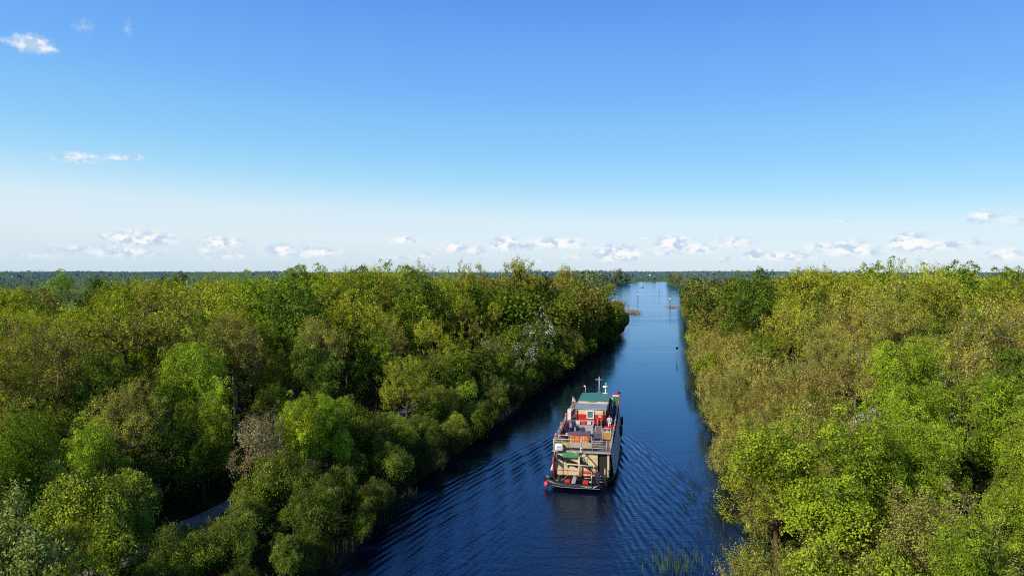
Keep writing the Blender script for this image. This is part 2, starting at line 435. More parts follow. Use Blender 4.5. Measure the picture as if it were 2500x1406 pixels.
# ------------------------------------------------------------------ trees: prototypes
BARK = bark_mat('bark',(.045,.034,.020),(.15,.115,.065)); BARK_P = bark_mat('bark_pale',(.13,.095,.05),(.30,.235,.14))
BARK_W = bark_mat('bark_bleached',(.30,.27,.22),(.50,.46,.40))
LM = {
 'ash':   leaf_mat('leaf_olive',(0.204,0.234,0.022),(0.577,0.594,0.055)),
 'syc':   leaf_mat('leaf_bright',(0.133,0.211,0.015),(0.516,0.609,0.044)),
 'willow':leaf_mat('leaf_willow',(0.234,0.250,0.055),(0.594,0.577,0.148)),
 'dark':  leaf_mat('leaf_dark',(0.044,0.087,0.015),(0.156,0.257,0.031)),
 'thorn': leaf_mat('leaf_thorn',(0.093,0.148,0.028),(0.343,0.438,0.078), bloom=(0.660,0.660,0.660)),
 'cream': leaf_mat('leaf_cream',(.26,.24,.10),(.56,.52,.29)),
 'bud':   leaf_mat('leaf_bud',(0.265,0.242,0.041),(0.660,0.625,0.093)),
 'bush':  leaf_mat('leaf_bush',(0.125,0.187,0.022),(0.438,0.531,0.055)),
 'silver':leaf_mat('leaf_silver',(0.187,0.234,0.070),(0.625,0.660,0.282)),
 'ivy':   leaf_mat('leaf_ivy',(0.187,0.219,0.019),(0.562,0.594,0.047)),
}
def grow(rng, sp, lod):
    """a branching skeleton grown towards tips spread through a lumpy crown -> (verts,quads) of wood, leaf arrays"""
    H=sp['H']; cz=sp['cz']; rx=sp['rx']; rz=sp['rz']; nt_=int(sp['tips']*(1 if lod==0 else .55)); stems=sp.get('stems',1)
    # lobes
    L=sp.get('lobes',12); lob=[]
    for k in range(L):
        u=rng.uniform(-.55,1); a=rng.uniform(0,2*PI)+k*2.4; r=math.sqrt(max(0,1-u*u))*rng.uniform(.45,.75)
        lob.append((r*rx*math.cos(a), r*rx*math.sin(a), cz+u*rz*rng.uniform(.45,.74), rng.uniform(.22,.46)))
    lob=np.array(lob); wts=lob[:,3]**2; wts/=wts.sum()
    li=rng.choice(L,nt_,p=wts); dv=rng.normal(size=(nt_,3)); dv/=np.linalg.norm(dv,axis=1)[:,None]
    rr=rng.uniform(.35,1.0,nt_)**.45
    tips=lob[li,:3]+dv*rr[:,None]*lob[li,3][:,None]*np.array([rx,rx,rz*.85]); tips[:,2]=np.maximum(tips[:,2],sp.get('zmin',.4)+rng.uniform(0,.6,nt_))
    ol=rng.uniform(size=nt_)<.12; k_=rng.uniform(1.06,1.26,nt_); tips[ol]=(tips[ol]-np.array([0,0,cz]))*k_[ol][:,None]+np.array([0,0,cz]); tips[:,2]=np.maximum(tips[:,2],sp.get('zmin',.4))
    lobtone=rng.uniform(-.18,.18,L)[li]
    pos=[]; par=[]
    tz=sp.get('trunk',.55)*H
    starts=[]
    for s in range(stems):
        a=2*PI*s/stems+rng.uniform(-.4,.4); lean=sp.get('lean',.08 if stems==1 else .45)
        b=np.array([math.cos(a)*.25*(stems>1),math.sin(a)*.25*(stems>1),0]); prev=-1; n=max(3,int(tz/.9))
        wob=rng.normal(size=2)*.3
        for i in range(n+1):
            t=i/n
            p=b+np.array([math.cos(a)*lean*tz*t**1.3+wob[0]*math.sin(t*3)*.5, math.sin(a)*lean*tz*t**1.3+wob[1]*math.sin(t*3.7)*.5, tz*t])
            pos.append(p); par.append(prev); prev=len(pos)-1
    order=np.argsort(np.linalg.norm(tips-np.array([0,0,tz*.6]),axis=1))
    tipnode=[]; step=sp.get('step',.95)*(1 if lod==0 else 1.5)
    arr=np.array(pos); 
    for ti in order:
        tp=tips[ti]; dd=tp-arr; dist=np.linalg.norm(dd,axis=1)
        cost=dist+np.maximum(0,arr[:,2]-tp[2]+.2)*1.6+np.where(arr[:,2]<sp.get('fork',.25)*tz,3.0,0)
        j=int(np.argmin(cost)); n=max(1,int(dist[j]/step)); st=arr[j]; prev=j; new=[]
        bow=np.array([rng.normal()*.06,rng.normal()*.06,rng.uniform(-.02,.12)])*dist[j]
        for i in range(1,n+1):
            t=i/n; p=st+(tp-st)*t+bow*math.sin(t*PI)+(rng.normal(size=3)*.06 if i<n else 0)
            pos.append(p); par.append(prev); prev=len(pos)-1; new.append(p)
        tipnode.append(prev); arr=np.vstack([arr,np.array(new)])
    N=len(pos); r=np.zeros(N); ex=2.25
    r0=sp.get('r0',.016)*(1 if lod==0 else 1.25)
    for t in tipnode: r[t]+=r0**ex
    for i in range(N-1,-1,-1):
        r[i]=max(r[i],(r0*.8)**ex)
        if par[i]>=0: r[par[i]]+=r[i]
    r=r**(1/ex)
    segs=[(pos[par[i]],pos[i],min(r[par[i]],r[i]*1.35),r[i]) for i in range(N) if par[i]>=0]
    # fine twigs around every tip
    ntw=sp.get('twigs',3) if lod==0 else max(1,sp.get('twigs',3)//2)
    tl=sp.get('twl',.6)
    for t in tips:
        for k in range(ntw):
            d=rng.normal(size=3); d[2]=abs(d[2])*.9+.15; d/=np.linalg.norm(d)
            segs.append((t,t+d*tl*rng.uniform(.5,1.2),r0*.75,r0*.35))
    A=np.array([s[0] for s in segs]); B=np.array([s[1] for s in segs]); ra=np.array([s[2] for s in segs]); rb=np.array([s[3] for s in segs])
    ax=B-A; ln=np.linalg.norm(ax,axis=1)+1e-9; ax/=ln[:,None]
    ref=np.where(np.abs(ax[:,2:3])<.9,np.array([[0,0,1.]]),np.array([[1.,0,0]])); u=np.cross(ax,ref); u/=np.linalg.norm(u,axis=1)[:,None]; w=np.cross(ax,u)
    k=4; vs=[]
    for i in range(k):
        c,s=math.cos(2*PI*i/k),math.sin(2*PI*i/k); o=u*c+w*s; vs.append(A+o*ra[:,None]); vs.append(B+o*rb[:,None])
    V=np.stack(vs,1).reshape(-1,3); base=np.arange(len(segs))[:,None]*2*k
    fq=np.concatenate([base+np.array([[2*i,2*((i+1)%k),2*((i+1)%k)+1,2*i+1]]) for i in range(k)])
    wood=(V,fq)
    # leaves
    nl=sp['leaves'] if lod==0 else max(4,int(sp['leaves']*.5)); ls=sp['leaf']*(1 if lod==0 else 1.65)
    if nl==0: return wood,None
    sg=sp.get('sig',.45); n=nt_*nl; ci=np.repeat(np.arange(nt_),nl)
    amt=rng.uniform(.35,1.0,nt_); keep=rng.uniform(size=n)<amt[ci]; ci=ci[keep]; n=len(ci)
    cen=np.array([0,0,cz*.75]); ns=tips-cen; ns/=np.linalg.norm(ns,axis=1)[:,None]+1e-9
    ns=ns*.75+rng.normal(size=(nt_,3))*.40+np.array([0,0,1.0 if sp.get('feather') else .55]); ns/=np.linalg.norm(ns,axis=1)[:,None]
    e1=np.cross(ns,rng.normal(size=(nt_,3))); e1/=np.linalg.norm(e1,axis=1)[:,None]; e2=np.cross(ns,e1)
    q1=rng.normal(size=n)*sg; q2=rng.normal(size=n)*sg; q3=rng.normal(size=n)*sg*.28
    if sp.get('feather'): q1*=.55; q2*=.55; q3=np.abs(rng.normal(size=n))*sg*1.35-sg*.3
    elif sp.get('rod'): q1*=.35; q2*=.35; q3=rng.normal(size=n)*sg*1.1
    else: q3-=(q1*q1+q2*q2)*.45/sg
    off=e1[ci]*q1[:,None]+e2[ci]*q2[:,None]+ns[ci]*q3[:,None]
    P=tips[ci]+off
    if sp.get('ivyn'):
        m=sp['ivyn']; zz=rng.uniform(.3,tz*1.25,m); an=rng.uniform(0,2*PI,m); rr=rng.uniform(.25,.85,m)*(1.1-zz/(tz*1.6))
        tx=np.interp(zz,arr[:stems*0+max(3,int(tz/.9))+1,2],arr[:max(3,int(tz/.9))+1,0]); ty=np.interp(zz,arr[:max(3,int(tz/.9))+1,2],arr[:max(3,int(tz/.9))+1,1])
        P=np.vstack([P,np.stack([tx+rr*np.cos(an),ty+rr*np.sin(an),zz],1)]); ci=np.concatenate([ci,rng.integers(0,nt_,m)]); n=len(P)
    P[:,2]=np.maximum(P[:,2],.15)
    nr=rng.normal(size=(n,3))*(.8 if sp.get('feather') else .52)+ns[ci]+np.array([0,0,.15]); nr/=np.linalg.norm(nr,axis=1)[:,None]
    t1=np.cross(nr,rng.normal(size=(n,3))); t1/=np.linalg.norm(t1,axis=1)[:,None]+1e-9; t2=np.cross(nr,t1)
    s=ls*rng.uniform(.55,1.35,n)[:,None]; asp=sp.get('asp',.55)
    V=np.stack([P-t1*s*.5, P+t2*s*asp*.5+nr*s*.06, P+t1*s*.5-nr*s*.10, P-t2*s*asp*.5+nr*s*.06],1).reshape(-1,3)
    fq=np.arange(n*4).reshape(n,4)
    ct=rng.uniform(.25,.75,nt_)+lobtone
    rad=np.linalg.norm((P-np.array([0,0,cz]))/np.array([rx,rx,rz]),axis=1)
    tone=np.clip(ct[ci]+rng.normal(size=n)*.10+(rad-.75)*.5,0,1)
    bl=np.zeros(n)
    if sp.get('bloom'):
        cb=(rng.uniform(size=nt_)<sp['bloom'])&(dv[:,2]>-.3); bl=(cb[ci]&(rng.uniform(size=n)<.6)).astype(float)
    return wood,(V,fq,np.repeat(tone,4),np.repeat(bl,4))

SP = {
 'ash':   dict(feather=1,H=16,cz=9.6,rx=4.9,rz=6.2,tips=420,leaves=80,leaf=0.15,sig=0.34,twigs=5,twl=.75,lobes=14,asp=.5,zmin=1.6),
 'syc':   dict(H=15,cz=8.2,rx=5.0,rz=6.7,tips=430,leaves=135,leaf=0.145,sig=0.33,twigs=2,lobes=13,asp=.62,zmin=.9),
 'willow':dict(rod=1,H=7.5,cz=3.7,rx=4.1,rz=3.8,tips=380,leaves=95,leaf=.15,sig=.42,twigs=4,twl=.7,stems=7,trunk=.45,lobes=14,asp=.34,zmin=.2,r0=.013),
 'dark':  dict(H=15,cz=8.2,rx=4.4,rz=6.8,tips=400,leaves=85,leaf=.19,sig=0.34,twigs=1,lobes=12,asp=.65,zmin=.9),
 'thorn': dict(H=8.5,cz=4.6,rx=3.6,rz=3.9,tips=280,leaves=80,leaf=.14,sig=0.28,twigs=3,stems=3,trunk=.4,lobes=10,asp=.7,bloom=.40,zmin=.4),
 'cream': dict(H=8.5,cz=5.0,rx=2.8,rz=3.5,tips=240,leaves=44,leaf=.12,sig=0.26,twigs=5,twl=.5,stems=6,trunk=.5,lean=.26,lobes=9,asp=.6,zmin=1.0),
 'bud':   dict(feather=1,H=15,cz=9.0,rx=4.4,rz=6.0,tips=380,leaves=62,leaf=0.15,sig=0.38,twigs=5,twl=.9,lobes=13,asp=.45,r0=.017,zmin=1.6),
 'bush':  dict(H=5.0,cz=2.5,rx=2.9,rz=2.5,tips=230,leaves=115,leaf=0.125,sig=0.28,twigs=3,twl=.6,stems=5,trunk=.45,lobes=10,asp=.55,zmin=.2,r0=.012),
 'silver':dict(rod=1,H=6.5,cz=3.5,rx=2.7,rz=3.1,tips=230,leaves=80,leaf=.15,sig=.34,twigs=3,twl=.6,stems=4,trunk=.5,lobes=9,asp=.55,zmin=.3,r0=.013),
 'ivy':   dict(feather=1,H=17,cz=10.2,rx=7.4,rz=6.3,tips=560,leaves=34,leaf=.18,sig=0.38,twigs=6,twl=.95,lobes=17,asp=.5,ivyn=3500,trunk=.55,r0=.021,zmin=2.5),
 'snag':  dict(H=8,cz=5.6,rx=1.7,rz=2.3,tips=34,leaves=0,leaf=.2,twigs=2,twl=.7,lobes=7,trunk=.62,r0=.022),
 'bare':  dict(H=9,cz=6.0,rx=3.6,rz=3.2,tips=120,leaves=10,leaf=.15,sig=.4,twigs=4,twl=.9,lobes=9,trunk=.4,stems=4,lean=.3,r0=.018),
}
LM['snag']=LM['bud']; LM['bare']=LM['bud']
WOODM={'snag':BARK_W,'bare':BARK_P,'cream':BARK_P,'bud':BARK_P,'ash':BARK}
NVAR={'ash':4,'syc':3,'willow':3,'dark':2,'thorn':2,'cream':1,'bud':3,'bush':3,'silver':2,'ivy':1,'snag':1,'bare':1}
PROTO={}
def proto(sp,var,lod):
    k=(sp,var,lod)
    if k not in PROTO:
        rng=np.random.default_rng(abs(hash((len(sp),ord(sp[0]),ord(sp[1]),var,lod)))%100000)
        wood,leaf=grow(rng,SP[sp],lod)
        wm=np_mesh(sp+'_wood',wood[0],wood[1],WOODM.get(sp,BARK),True)
        lm=None
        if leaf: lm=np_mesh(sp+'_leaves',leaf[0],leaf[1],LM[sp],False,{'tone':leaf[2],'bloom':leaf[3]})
        PROTO[k]=(wm,lm,float(np.percentile(leaf[0][:,2],99.3)) if leaf and sp!='bare' else float(wood[0][:,2].max()))
    return PROTO[k]
# ------------------------------------------------------------------ trees: placing
TREES=[]      # dicts: x,y,H,rad,sp,...
def H_left(t,d):
    hm=np.interp(d,[20,42,55,75,100,130,165,260,400],[8.5,9.5,12.5,16.5,19.2,21.3,22.6,22.4,21])
    return 6.2+(hm-6.2)*sm(t,4,np.interp(d,[50,120],[30,40]))
def H_right(t,d):
    hm=np.interp(d,[20,42,60,85,120,160,260,400],[9.5,12,14.5,17.6,20.6,22.2,22.6,21])
    return 7.5+(hm-7.5)*sm(t,3,28)
SIGHT=[Vector((path_x(d)+.2,d,.95)) for d in (54,56,58,60)]+[Vector((path_x(d),d,.95)) for d in (97.5,)]
SIGHT_R=[2.4]*4+[2.2]
EXPL_SIGHT=[(Vector(((px_-1250)/1667*363  ,363,1.0)),15.0) for px_ in (140,170,200)]   # (point, radius): keep the line of sight from the river side open to special trees
def limit(x,y,H,rad):
    for P,rr in list(zip(SIGHT,SIGHT_R))+EXPL_SIGHT:
        L=Vector((P.x,P.y)); t=max(0,min(1,(x*L.x+y*L.y)/L.length_squared))
        d=math.hypot(x-L.x*t,y-L.y*t)
        if t>=.999: 
            if d<rad*.7: return 0
            continue
        if d<rad*.8+rr*.5*t:
            z=CAM_H+(P.z-CAM_H)*t
            H=min(H,z-.5)
    return H
def put(sp,x,y,H,rad=None,label=None,look=None,var=None,col=(1,1,1),lod=None,group=None,rz=None,sq=1.0,name=None,cat='tree'):
    TREES.append(dict(look=look,sp=sp,x=x,y=y,H=H,label=label,var=var,col=col,lod=lod,group=group,rz=rz,sq=sq,name=name,cat=cat,rad=rad))
SKY_PX=[-400,0,130,200,300,450,560,640,690,740,900,960,1150,1230,1280,1330,1400,1430,1458,1478,1545,1560,1650,1760,1850,1950,2010,2130,2220,2350,2420,2500,2900]
SKY_PY=[700,702,698,702,694,694,692,682,668,661,661,656,654,650,645,652,664,672,700,732,742,676,672,669,667,664,658,650,667,662,666,664,664]
def skyline(x,d,H):
    """tallest crown that keeps the outline of the wood at its real height along this bearing"""
    px=1250+F*x/d; return min(H,CAM_H-(np.interp(px,SKY_PX,SKY_PY)-664)/F*d)
def P_(px,d): return (px-1250)/F*d
# --- trees one can pick out in the photograph
put('ivy',P_(335,76),76,18.6,8.6,'broad half bare olive tree with fanning limbs and an ivy covered trunk',col=(1,.97,.9),rz=.4)
put('snag',P_(1188,128),128,8.6,2.0,'bleached dead bare tree standing at the edge of the left bank thicket',name='dead_tree')
put('thorn',P_(1322,142),142,13.0,5.0,'largest white blossomed hawthorn above the water on the left bank',var=0,col=(.75,.8,.75))
put('thorn',P_(1285,126),126,9.0,3.6,'smaller white blossomed hawthorn drooping to the water on the left bank',var=1,col=(.75,.8,.75))
put('cream',P_(628,60),60,8.4,3.0,'cream coloured seeding tree with bare pale stems beside the gravel path')
put('syc',P_(720,63),63,9.7,3.2,'bright lime green young tree right behind the cream seeding tree',var=0,col=(.98,1.04,.9))
put('syc',P_(805,66),66,9.2,3.0,'vivid green feathery tree between the cream tree and the water',var=1,col=(.82,1.05,.95))
put('ash',P_(985,84),84,10.6,3.6,'yellow green loose crowned tree over the far visible piece of path',var=0,col=(1.05,1.15,1))
put('syc',P_(1115,100),100,10.4,3.8,'green rounded tree with pale blossom at its top by the left water edge',var=2,col=(.95,1,1))
put('dark',P_(1850,150),150,21.6,5.6,'tall dark green conical tree behind the right bank willows',var=0,col=(1.1,1.1,1))
put('dark',P_(1795,158),158,19.6,4.6,'dark green tree left of the tallest conical tree on the right bank',var=1,col=(1.25,1.2,1))
put('dark',P_(2018,122),122,17.4,4.0,'dark green ivy clad tree in the middle of the right wood',var=0,col=(1.3,1.3,1))
put('dark',P_(2352,205),205,23.4,7.0,'darkest round crowned tree on the right hand skyline',var=1,col=(.9,1,.9))
put('syc',P_(2130,168),168,24.0,6.6,'bright green tree forming the highest crown of the right skyline',var=0,col=(.9,.95,.9))
put('syc',P_(962,222),222,24.6,6.0,'bright green round crown poking above the left skyline',var=1,col=(.8,1.05,1.2))
put('ash',P_(1270,190),190,24.9,7.2,'broad pale olive tree, highest crown of the left skyline',var=1,col=(.95,.95,1))
put('ash',P_(1150,178),178,23.7,6.0,'olive skyline tree next left of the highest left bank crown',var=2,col=(1,.95,1))
put('ash',P_(1380,205),205,23.0,6.0,'last tall olive skyline tree before the lake on the left bank',var=3,col=(.95,.9,1))
put('syc',P_(735,165),165,22.6,7.0,'large yellow green domed tree on the left skyline right of the far fields',var=2,col=(.95,.98,.85))
put('syc',P_(560,128),128,20.4,5.2,'yellow green domed tree standing in front of the far green field',var=0,col=(.98,1.02,.85))
put('syc',P_(430,125),125,19.6,5.0,'yellow green tree in front of the distant white house',var=1,col=(1.0,1.02,.85))
put('syc',P_(270,112),112,18.6,5.6,'bright yellow green tree beside the small meadow on the left',var=2,col=(1.0,1.04,.85))
put('syc',P_(145,400),400,22.6,8.5,'single bright green dome standing on the far left horizon',var=1,col=(.8,1.05,1))
put('dark',P_(240,430),430,18.4,8,'dark green round tree right of the bright dome, far left',var=0,col=(.9,1.1,1))
put('dark',P_(442,520),520,20.6,9,'dark purplish tree standing behind the distant white house',var=1,col=(1.1,.75,.9))
put('ash',P_(1492,352),352,15.4,4.6,'lone slender young tree standing against the lake at the left point',var=1,col=(.8,1.0,1.2))
put('bud',P_(1515,322),322,8.6,4.2,'low orange olive bush on the tip of the left point',var=0,col=(1.05,.9,.7),name='bush',cat='bush')
put('bud',P_(1499,1085),1085,25,9.5,'orange tinted tall tree on the far left lake shore',var=1,col=(1.0,.8,.75))
put('dark',P_(1512,1105),1105,27,8,'dark narrow tree right behind the orange tinted lake shore tree',var=0,col=(.9,1,1.2))
put('syc',P_(1530,1235),1235,21,11,'rounded green tree at the far end of the left lake shore',var=1,col=(.6,.75,1))
put('syc',P_(1640,990),990,21,9,'green tree on the tip of the right hand spit',var=2,col=(.75,.8,1))
put('ash',P_(1662,965),965,20,9,'olive tree second from the tip of the right hand spit',var=2,col=(.8,.8,1))
put('thorn',P_(2135,62),62,8.6,3.6,'white blossomed hawthorn with arching sprays beside the dark gap, right bank',var=0)
put('thorn',P_(2100,92),92,11.0,4.0,'pale blossomed hawthorn in the middle of the right wood',var=1,col=(.9,.9,.9))
put('thorn',P_(2375,74),74,11.4,3.8,'pale cream blossomed hawthorn near the right edge of the picture',var=0,col=(1,.9,.8))
put('bare',P_(1990,84),84,11.2,3.4,'bare pale stemmed tree behind the right bank willows',name='bare_tree')
put('bare',P_(2285,41),41,9.4,4.0,'grey leafless spreading tree at the lower right corner',name='bare_tree',rz=1.2)
put('syc',P_(2010,43),43,12.2,5.6,'big vivid lime green tree nearest the camera on the right bank',var=0,col=(.90,.98,.9))
put('ash',P_(1905,46),46,10.6,4.4,'olive green tree leaning over the water beside the nearest lime tree',var=2,col=(.95,1.02,.9))
put('syc',P_(2210,47),47,11.0,4.6,'green tree just right of the nearest vivid lime tree',var=2,col=(.85,.96,.9))
put('syc',P_(2430,56),56,12.6,4.8,'dense green tree at the right edge above the dark lower corner',var=1,col=(.84,.95,.9))
put('silver',P_(40,38),38,8.8,3.2,'pale silvery green tall bush at the left edge of the picture',var=0,col=(.72,.82,.55),name='bush',cat='bush')
put('silver',P_(25,30),30,5.8,2.4,'small silvery bush in the bottom left corner',var=1,col=(.72,.82,.55),name='bush',cat='bush')
put('bush',P_(215,46),46,7.2,2.8,'yellow green bush left of the gravel path',var=0,col=(1.0,1.03,.85),name='bush',cat='bush')
put('bush',P_(300,50),50,6.2,2.2,'pale green bush touching the left verge of the gravel path',var=1,col=(.95,1.02,1.0),name='bush',cat='bush')
put('bush',P_(455,44),44,3.9,1.9,'bright green bush in front of the near end of the path',var=2,col=(1.0,1.05,.8),name='bush',cat='bush')
put('bush',P_(645,57),57,5.6,2.6,'dark low bush at the foot of the cream seeding tree',var=0,col=(.7,.75,.8),name='bush',cat='bush')
put('bush',P_(600,52),52,4.0,1.9,'low bush hiding the right edge of the path below the cream seeding tree',var=1,col=(.6,.7,.75),name='bush',cat='bush')
put('bush',P_(705,58),58,5.6,2.6,'dark bush between the cream seeding tree and the reed fringe',var=2,col=(.7,.75,.75),name='bush',cat='bush')
put('willow',P_(1880,40),40,5.6,3.2,'olive willow bush spilling over the water at the bottom edge, right bank',var=0,col=(1.05,1.1,.8),name='bush',cat='bush')
put('willow',P_(1900,52),52,6.4,3.4,'olive willow bush above the water just behind the nearest lime tree',var=1,col=(1.05,1.08,.85),name='bush',cat='bush')
put('bush',P_(2180,36),36,6.4,3.2,'lime green bush under the nearest vivid tree at the bottom edge',var=0,col=(.98,1.03,.85),name='bush',cat='bush')
put('bush',P_(2040,36),36,6.6,3.0,'yellow green bush under the left side of the nearest vivid tree',var=1,col=(1.02,1.04,.85),name='bush',cat='bush')
EXPL=[(t['x'],t['y'],t['rad'],t['H']) for t in TREES]

GAPS=[(P_(1935,108),108,4.5),(P_(2135,67),67,3.6),(P_(2380,45),45,3.2),(P_(30,74),74,6.0),(P_(560,72),72,3.2),(P_(1120,150),150,4.5),(P_(830,92),92,3.5),(P_(2010,104),104,3.0)]   # dark openings in the canopy
rs=np.random.default_rng(21)
def fill(side,d0,d1,t0,t1,spacing,chooser,hfun,label_kind,count_max,hj=.14,avoid=.62,minH=2.4):
    """dart throwing on one bank; t = distance inland from the water line"""
    made=[]
    area=(d1-d0)*(t1-t0); tries=int(area/(spacing**2)*14)
    for _ in range(tries):
        d=math.sqrt(rs.uniform(d0*d0,d1*d1)) if d1>2*d0 else rs.uniform(d0,d1); t=rs.uniform(t0,t1)
        x=(left_x(d)-t) if side=='L' else (right_x(d)+t)
        if abs(x)/d>.80+6/d: continue
        if side=='L' and abs(x-path_x(d))<2.6: continue
        sp_=spacing*(1+max(0,d-90)/260)
        if any((x-m['x'])**2+(d-m['y'])**2<sp_*sp_ for m in made): continue
        if any((x-e[0])**2+(d-e[1])**2<(e[2]*avoid+spacing*.25)**2 for e in EXPL): continue
        if any((x-g[0])**2+(d-g[1])**2<g[2]**2 for g in GAPS): continue
        H=float(hfun(t,d))*rs.uniform(1-hj,1+hj*.6)
        sp,look,col,aspect=chooser(x,d,t)
        rad=H*aspect
        H=skyline(x,d,H*1.04)*(rs.choice([rs.uniform(.82,.96),rs.uniform(.97,1.03)]) if d>75 else 1); H2=limit(x,d,H,rad)
        if H2<minH: continue
        H=H2
        m=dict(x=x,y=d); made.append(m)
        put(sp,x,d,H,min(rad,H*1.0),look=look,col=col,cat=label_kind,name=label_kind)
        if len(made)>=count_max: break
    return made
def tint(r,j=.17): 
    a=rs.uniform(1-j,1+j); return (r[0]*a*rs.uniform(.94,1.06),r[1]*a*rs.uniform(.95,1.05),r[2]*a*rs.uniform(.9,1.1))
def hue_noise(x,y): return math.sin(x*.07+1.3)*math.sin(y*.05+.4)+.5*math.sin(x*.19+y*.13)
def ch_left(x,d,t):
    u=rs.uniform()+.18*hue_noise(x,d)
    if u<.38: return 'ash','olive green',tint((.92,1.03,.9)),.30
    if u<.66: return 'syc','bright green',tint((.84,.96,.92)),.31
    if u<.77: return 'bud','brownish thinly leafed',tint((.9,1.02,.8)),.30
    if u<.90: return 'ash','yellow green',tint((1.0,1.06,.85)),.31
    return 'dark','dark green',tint((1.2,1.2,1)),.30
def ch_right(x,d,t):
    u=rs.uniform()+.15*hue_noise(x,d)
    if t<22 and d<70:
        if u<.6: return 'syc','bright green',tint((.86,.95,.9)),.36
    if u<.30: return 'ash','olive green',tint((.96,1.03,.88)),.31
    if u<.66: return 'bud','brownish thinly leafed',tint((.90,.98,.80)),.31
    if u<.80: return 'ash','yellow green',tint((1.02,1.06,.84)),.32
    if u<.92: return 'syc','bright green',tint((.84,.93,.88)),.31
    return 'dark','dark green',tint((1.4,1.35,1)),.30
def ch_lshrub(x,d,t):  # most tints darkened so the colour carries the wood's shade
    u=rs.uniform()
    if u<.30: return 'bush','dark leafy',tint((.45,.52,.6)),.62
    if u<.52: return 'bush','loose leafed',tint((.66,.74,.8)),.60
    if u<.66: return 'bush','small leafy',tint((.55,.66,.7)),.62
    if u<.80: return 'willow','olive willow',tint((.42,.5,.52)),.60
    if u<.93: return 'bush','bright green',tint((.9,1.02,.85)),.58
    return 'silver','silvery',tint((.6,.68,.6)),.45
def ch_rshrub(x,d,t):
    u=rs.uniform()
    if u<.72: return 'willow','olive willow',tint((.98,.98,.9),.1),.58
    if u<.9: return 'willow','brownish willow',tint((1.0,.88,.85),.1),.58
    return 'bush','bright green',tint((1.15,1.15,.9)),.52
# waterside shrubs
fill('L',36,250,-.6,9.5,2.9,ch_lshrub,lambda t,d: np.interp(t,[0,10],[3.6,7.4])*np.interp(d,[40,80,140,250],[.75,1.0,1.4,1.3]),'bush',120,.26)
fill('R',36,250,.2,10,3.6,ch_rshrub,lambda t,d: np.interp(t,[0,10],[5.2,8.6])*np.interp(d,[40,100,160,250],[.95,1.0,1.15,1.2]),'bush',95,.2)
# understorey beyond the path at the left front
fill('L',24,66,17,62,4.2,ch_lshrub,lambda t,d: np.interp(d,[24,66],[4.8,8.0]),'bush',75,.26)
# the woods
fill('L',40,178,9.5,150,5.7,ch_left,H_left,'tree',215,.27)
fill('R',34,178,8.5,120,5.7,ch_right,H_right,'tree',175,.25)

ORD=['first','second','third','fourth','fifth','sixth','seventh','eighth','ninth','tenth','eleventh','twelfth','thirteenth','fourteenth','fifteenth','sixteenth','seventeenth','eighteenth','nineteenth','twentieth']
def ordinal(i):
    if i<20: return ORD[i]
    tens=['','','twenty','thirty','forty','fifty','sixty','seventy'][(i+1)//10]
    r=(i+1)%10
    return (tens+'-'+ORD[r-1]) if r else {'twenty':'twentieth','thirty':'thirtieth','forty':'fortieth','fifty':'fiftieth'}[tens]
def band(d,kind):
    if kind=='bush': return 'in the foreground' if d<60 else ('beside the barge' if d<105 else 'ahead of the barge')
    return 'foreground' if d<62 else ('near' if d<88 else ('middle' if d<118 else ('far' if d<148 else 'farthest')))
def label_rest():
    zones={}
    for t in TREES:
        if t['label']: continue
        side='left' if t['x']<(left_x(t['y'])+right_x(t['y']))/2 else 'right'
        b=band(t['y'],t['cat']); zones.setdefault((side,b,t['cat'],t['look']),[]).append(t)
    for (side,b,cat,look),lst in zones.items():
        lst.sort(key=lambda t: t['x']/t['y'])
        for i,t in enumerate(lst):
            if cat=='bush': t['group']='%s bushes on the %s bank %s'%(look,side,b)
            else: t['group']='%s trees in the %s %s wood'%(look,b,side)
            if len(lst)==1: t['label']='only %s'%t['group'].replace('bushes','bush').replace('trees','tree'); t['group']=None
            else: t['label']='%s from left of the %s'%(ordinal(i),t['group'])
label_rest()
def plant_all():
    for i,t in enumerate(TREES):
        sp=t['sp']; var=t['var'] if t['var'] is not None else int(rs.integers(0,NVAR[sp])); var%=NVAR[sp]
        lod=t['lod'] if t['lod'] is not None else (0 if t['y']<100 else 1)
        wm,lm,h0=proto(sp,var,lod)
        s=t['H']/h0; base={'snag':'dead_tree','bare':'bare_tree'}.get(sp)
        name=t['name'] or 'tree'
        z=.85 if water_sd([(t['x'],t['y'])])[0]>1.5 else .3
        o=empty(name,(t['x'],t['y'],z),t['rz'] if t['rz'] is not None else rs.uniform(0,2*PI),t['label'],t['cat'] if t['cat'] else 'tree',t['group'])
        r0=SP[sp]['rx']+.35; kx=(t['rad']/r0) if t['rad'] else s
        kx=max(.75*s,min(1.55*s,kx))
        o.scale=(kx,kx,s)
        trunk=link('trunk' if t['cat']!='bush' else 'stems',wm,o)
        if lm:
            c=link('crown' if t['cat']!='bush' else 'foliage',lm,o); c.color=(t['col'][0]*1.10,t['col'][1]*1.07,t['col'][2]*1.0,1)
plant_all()

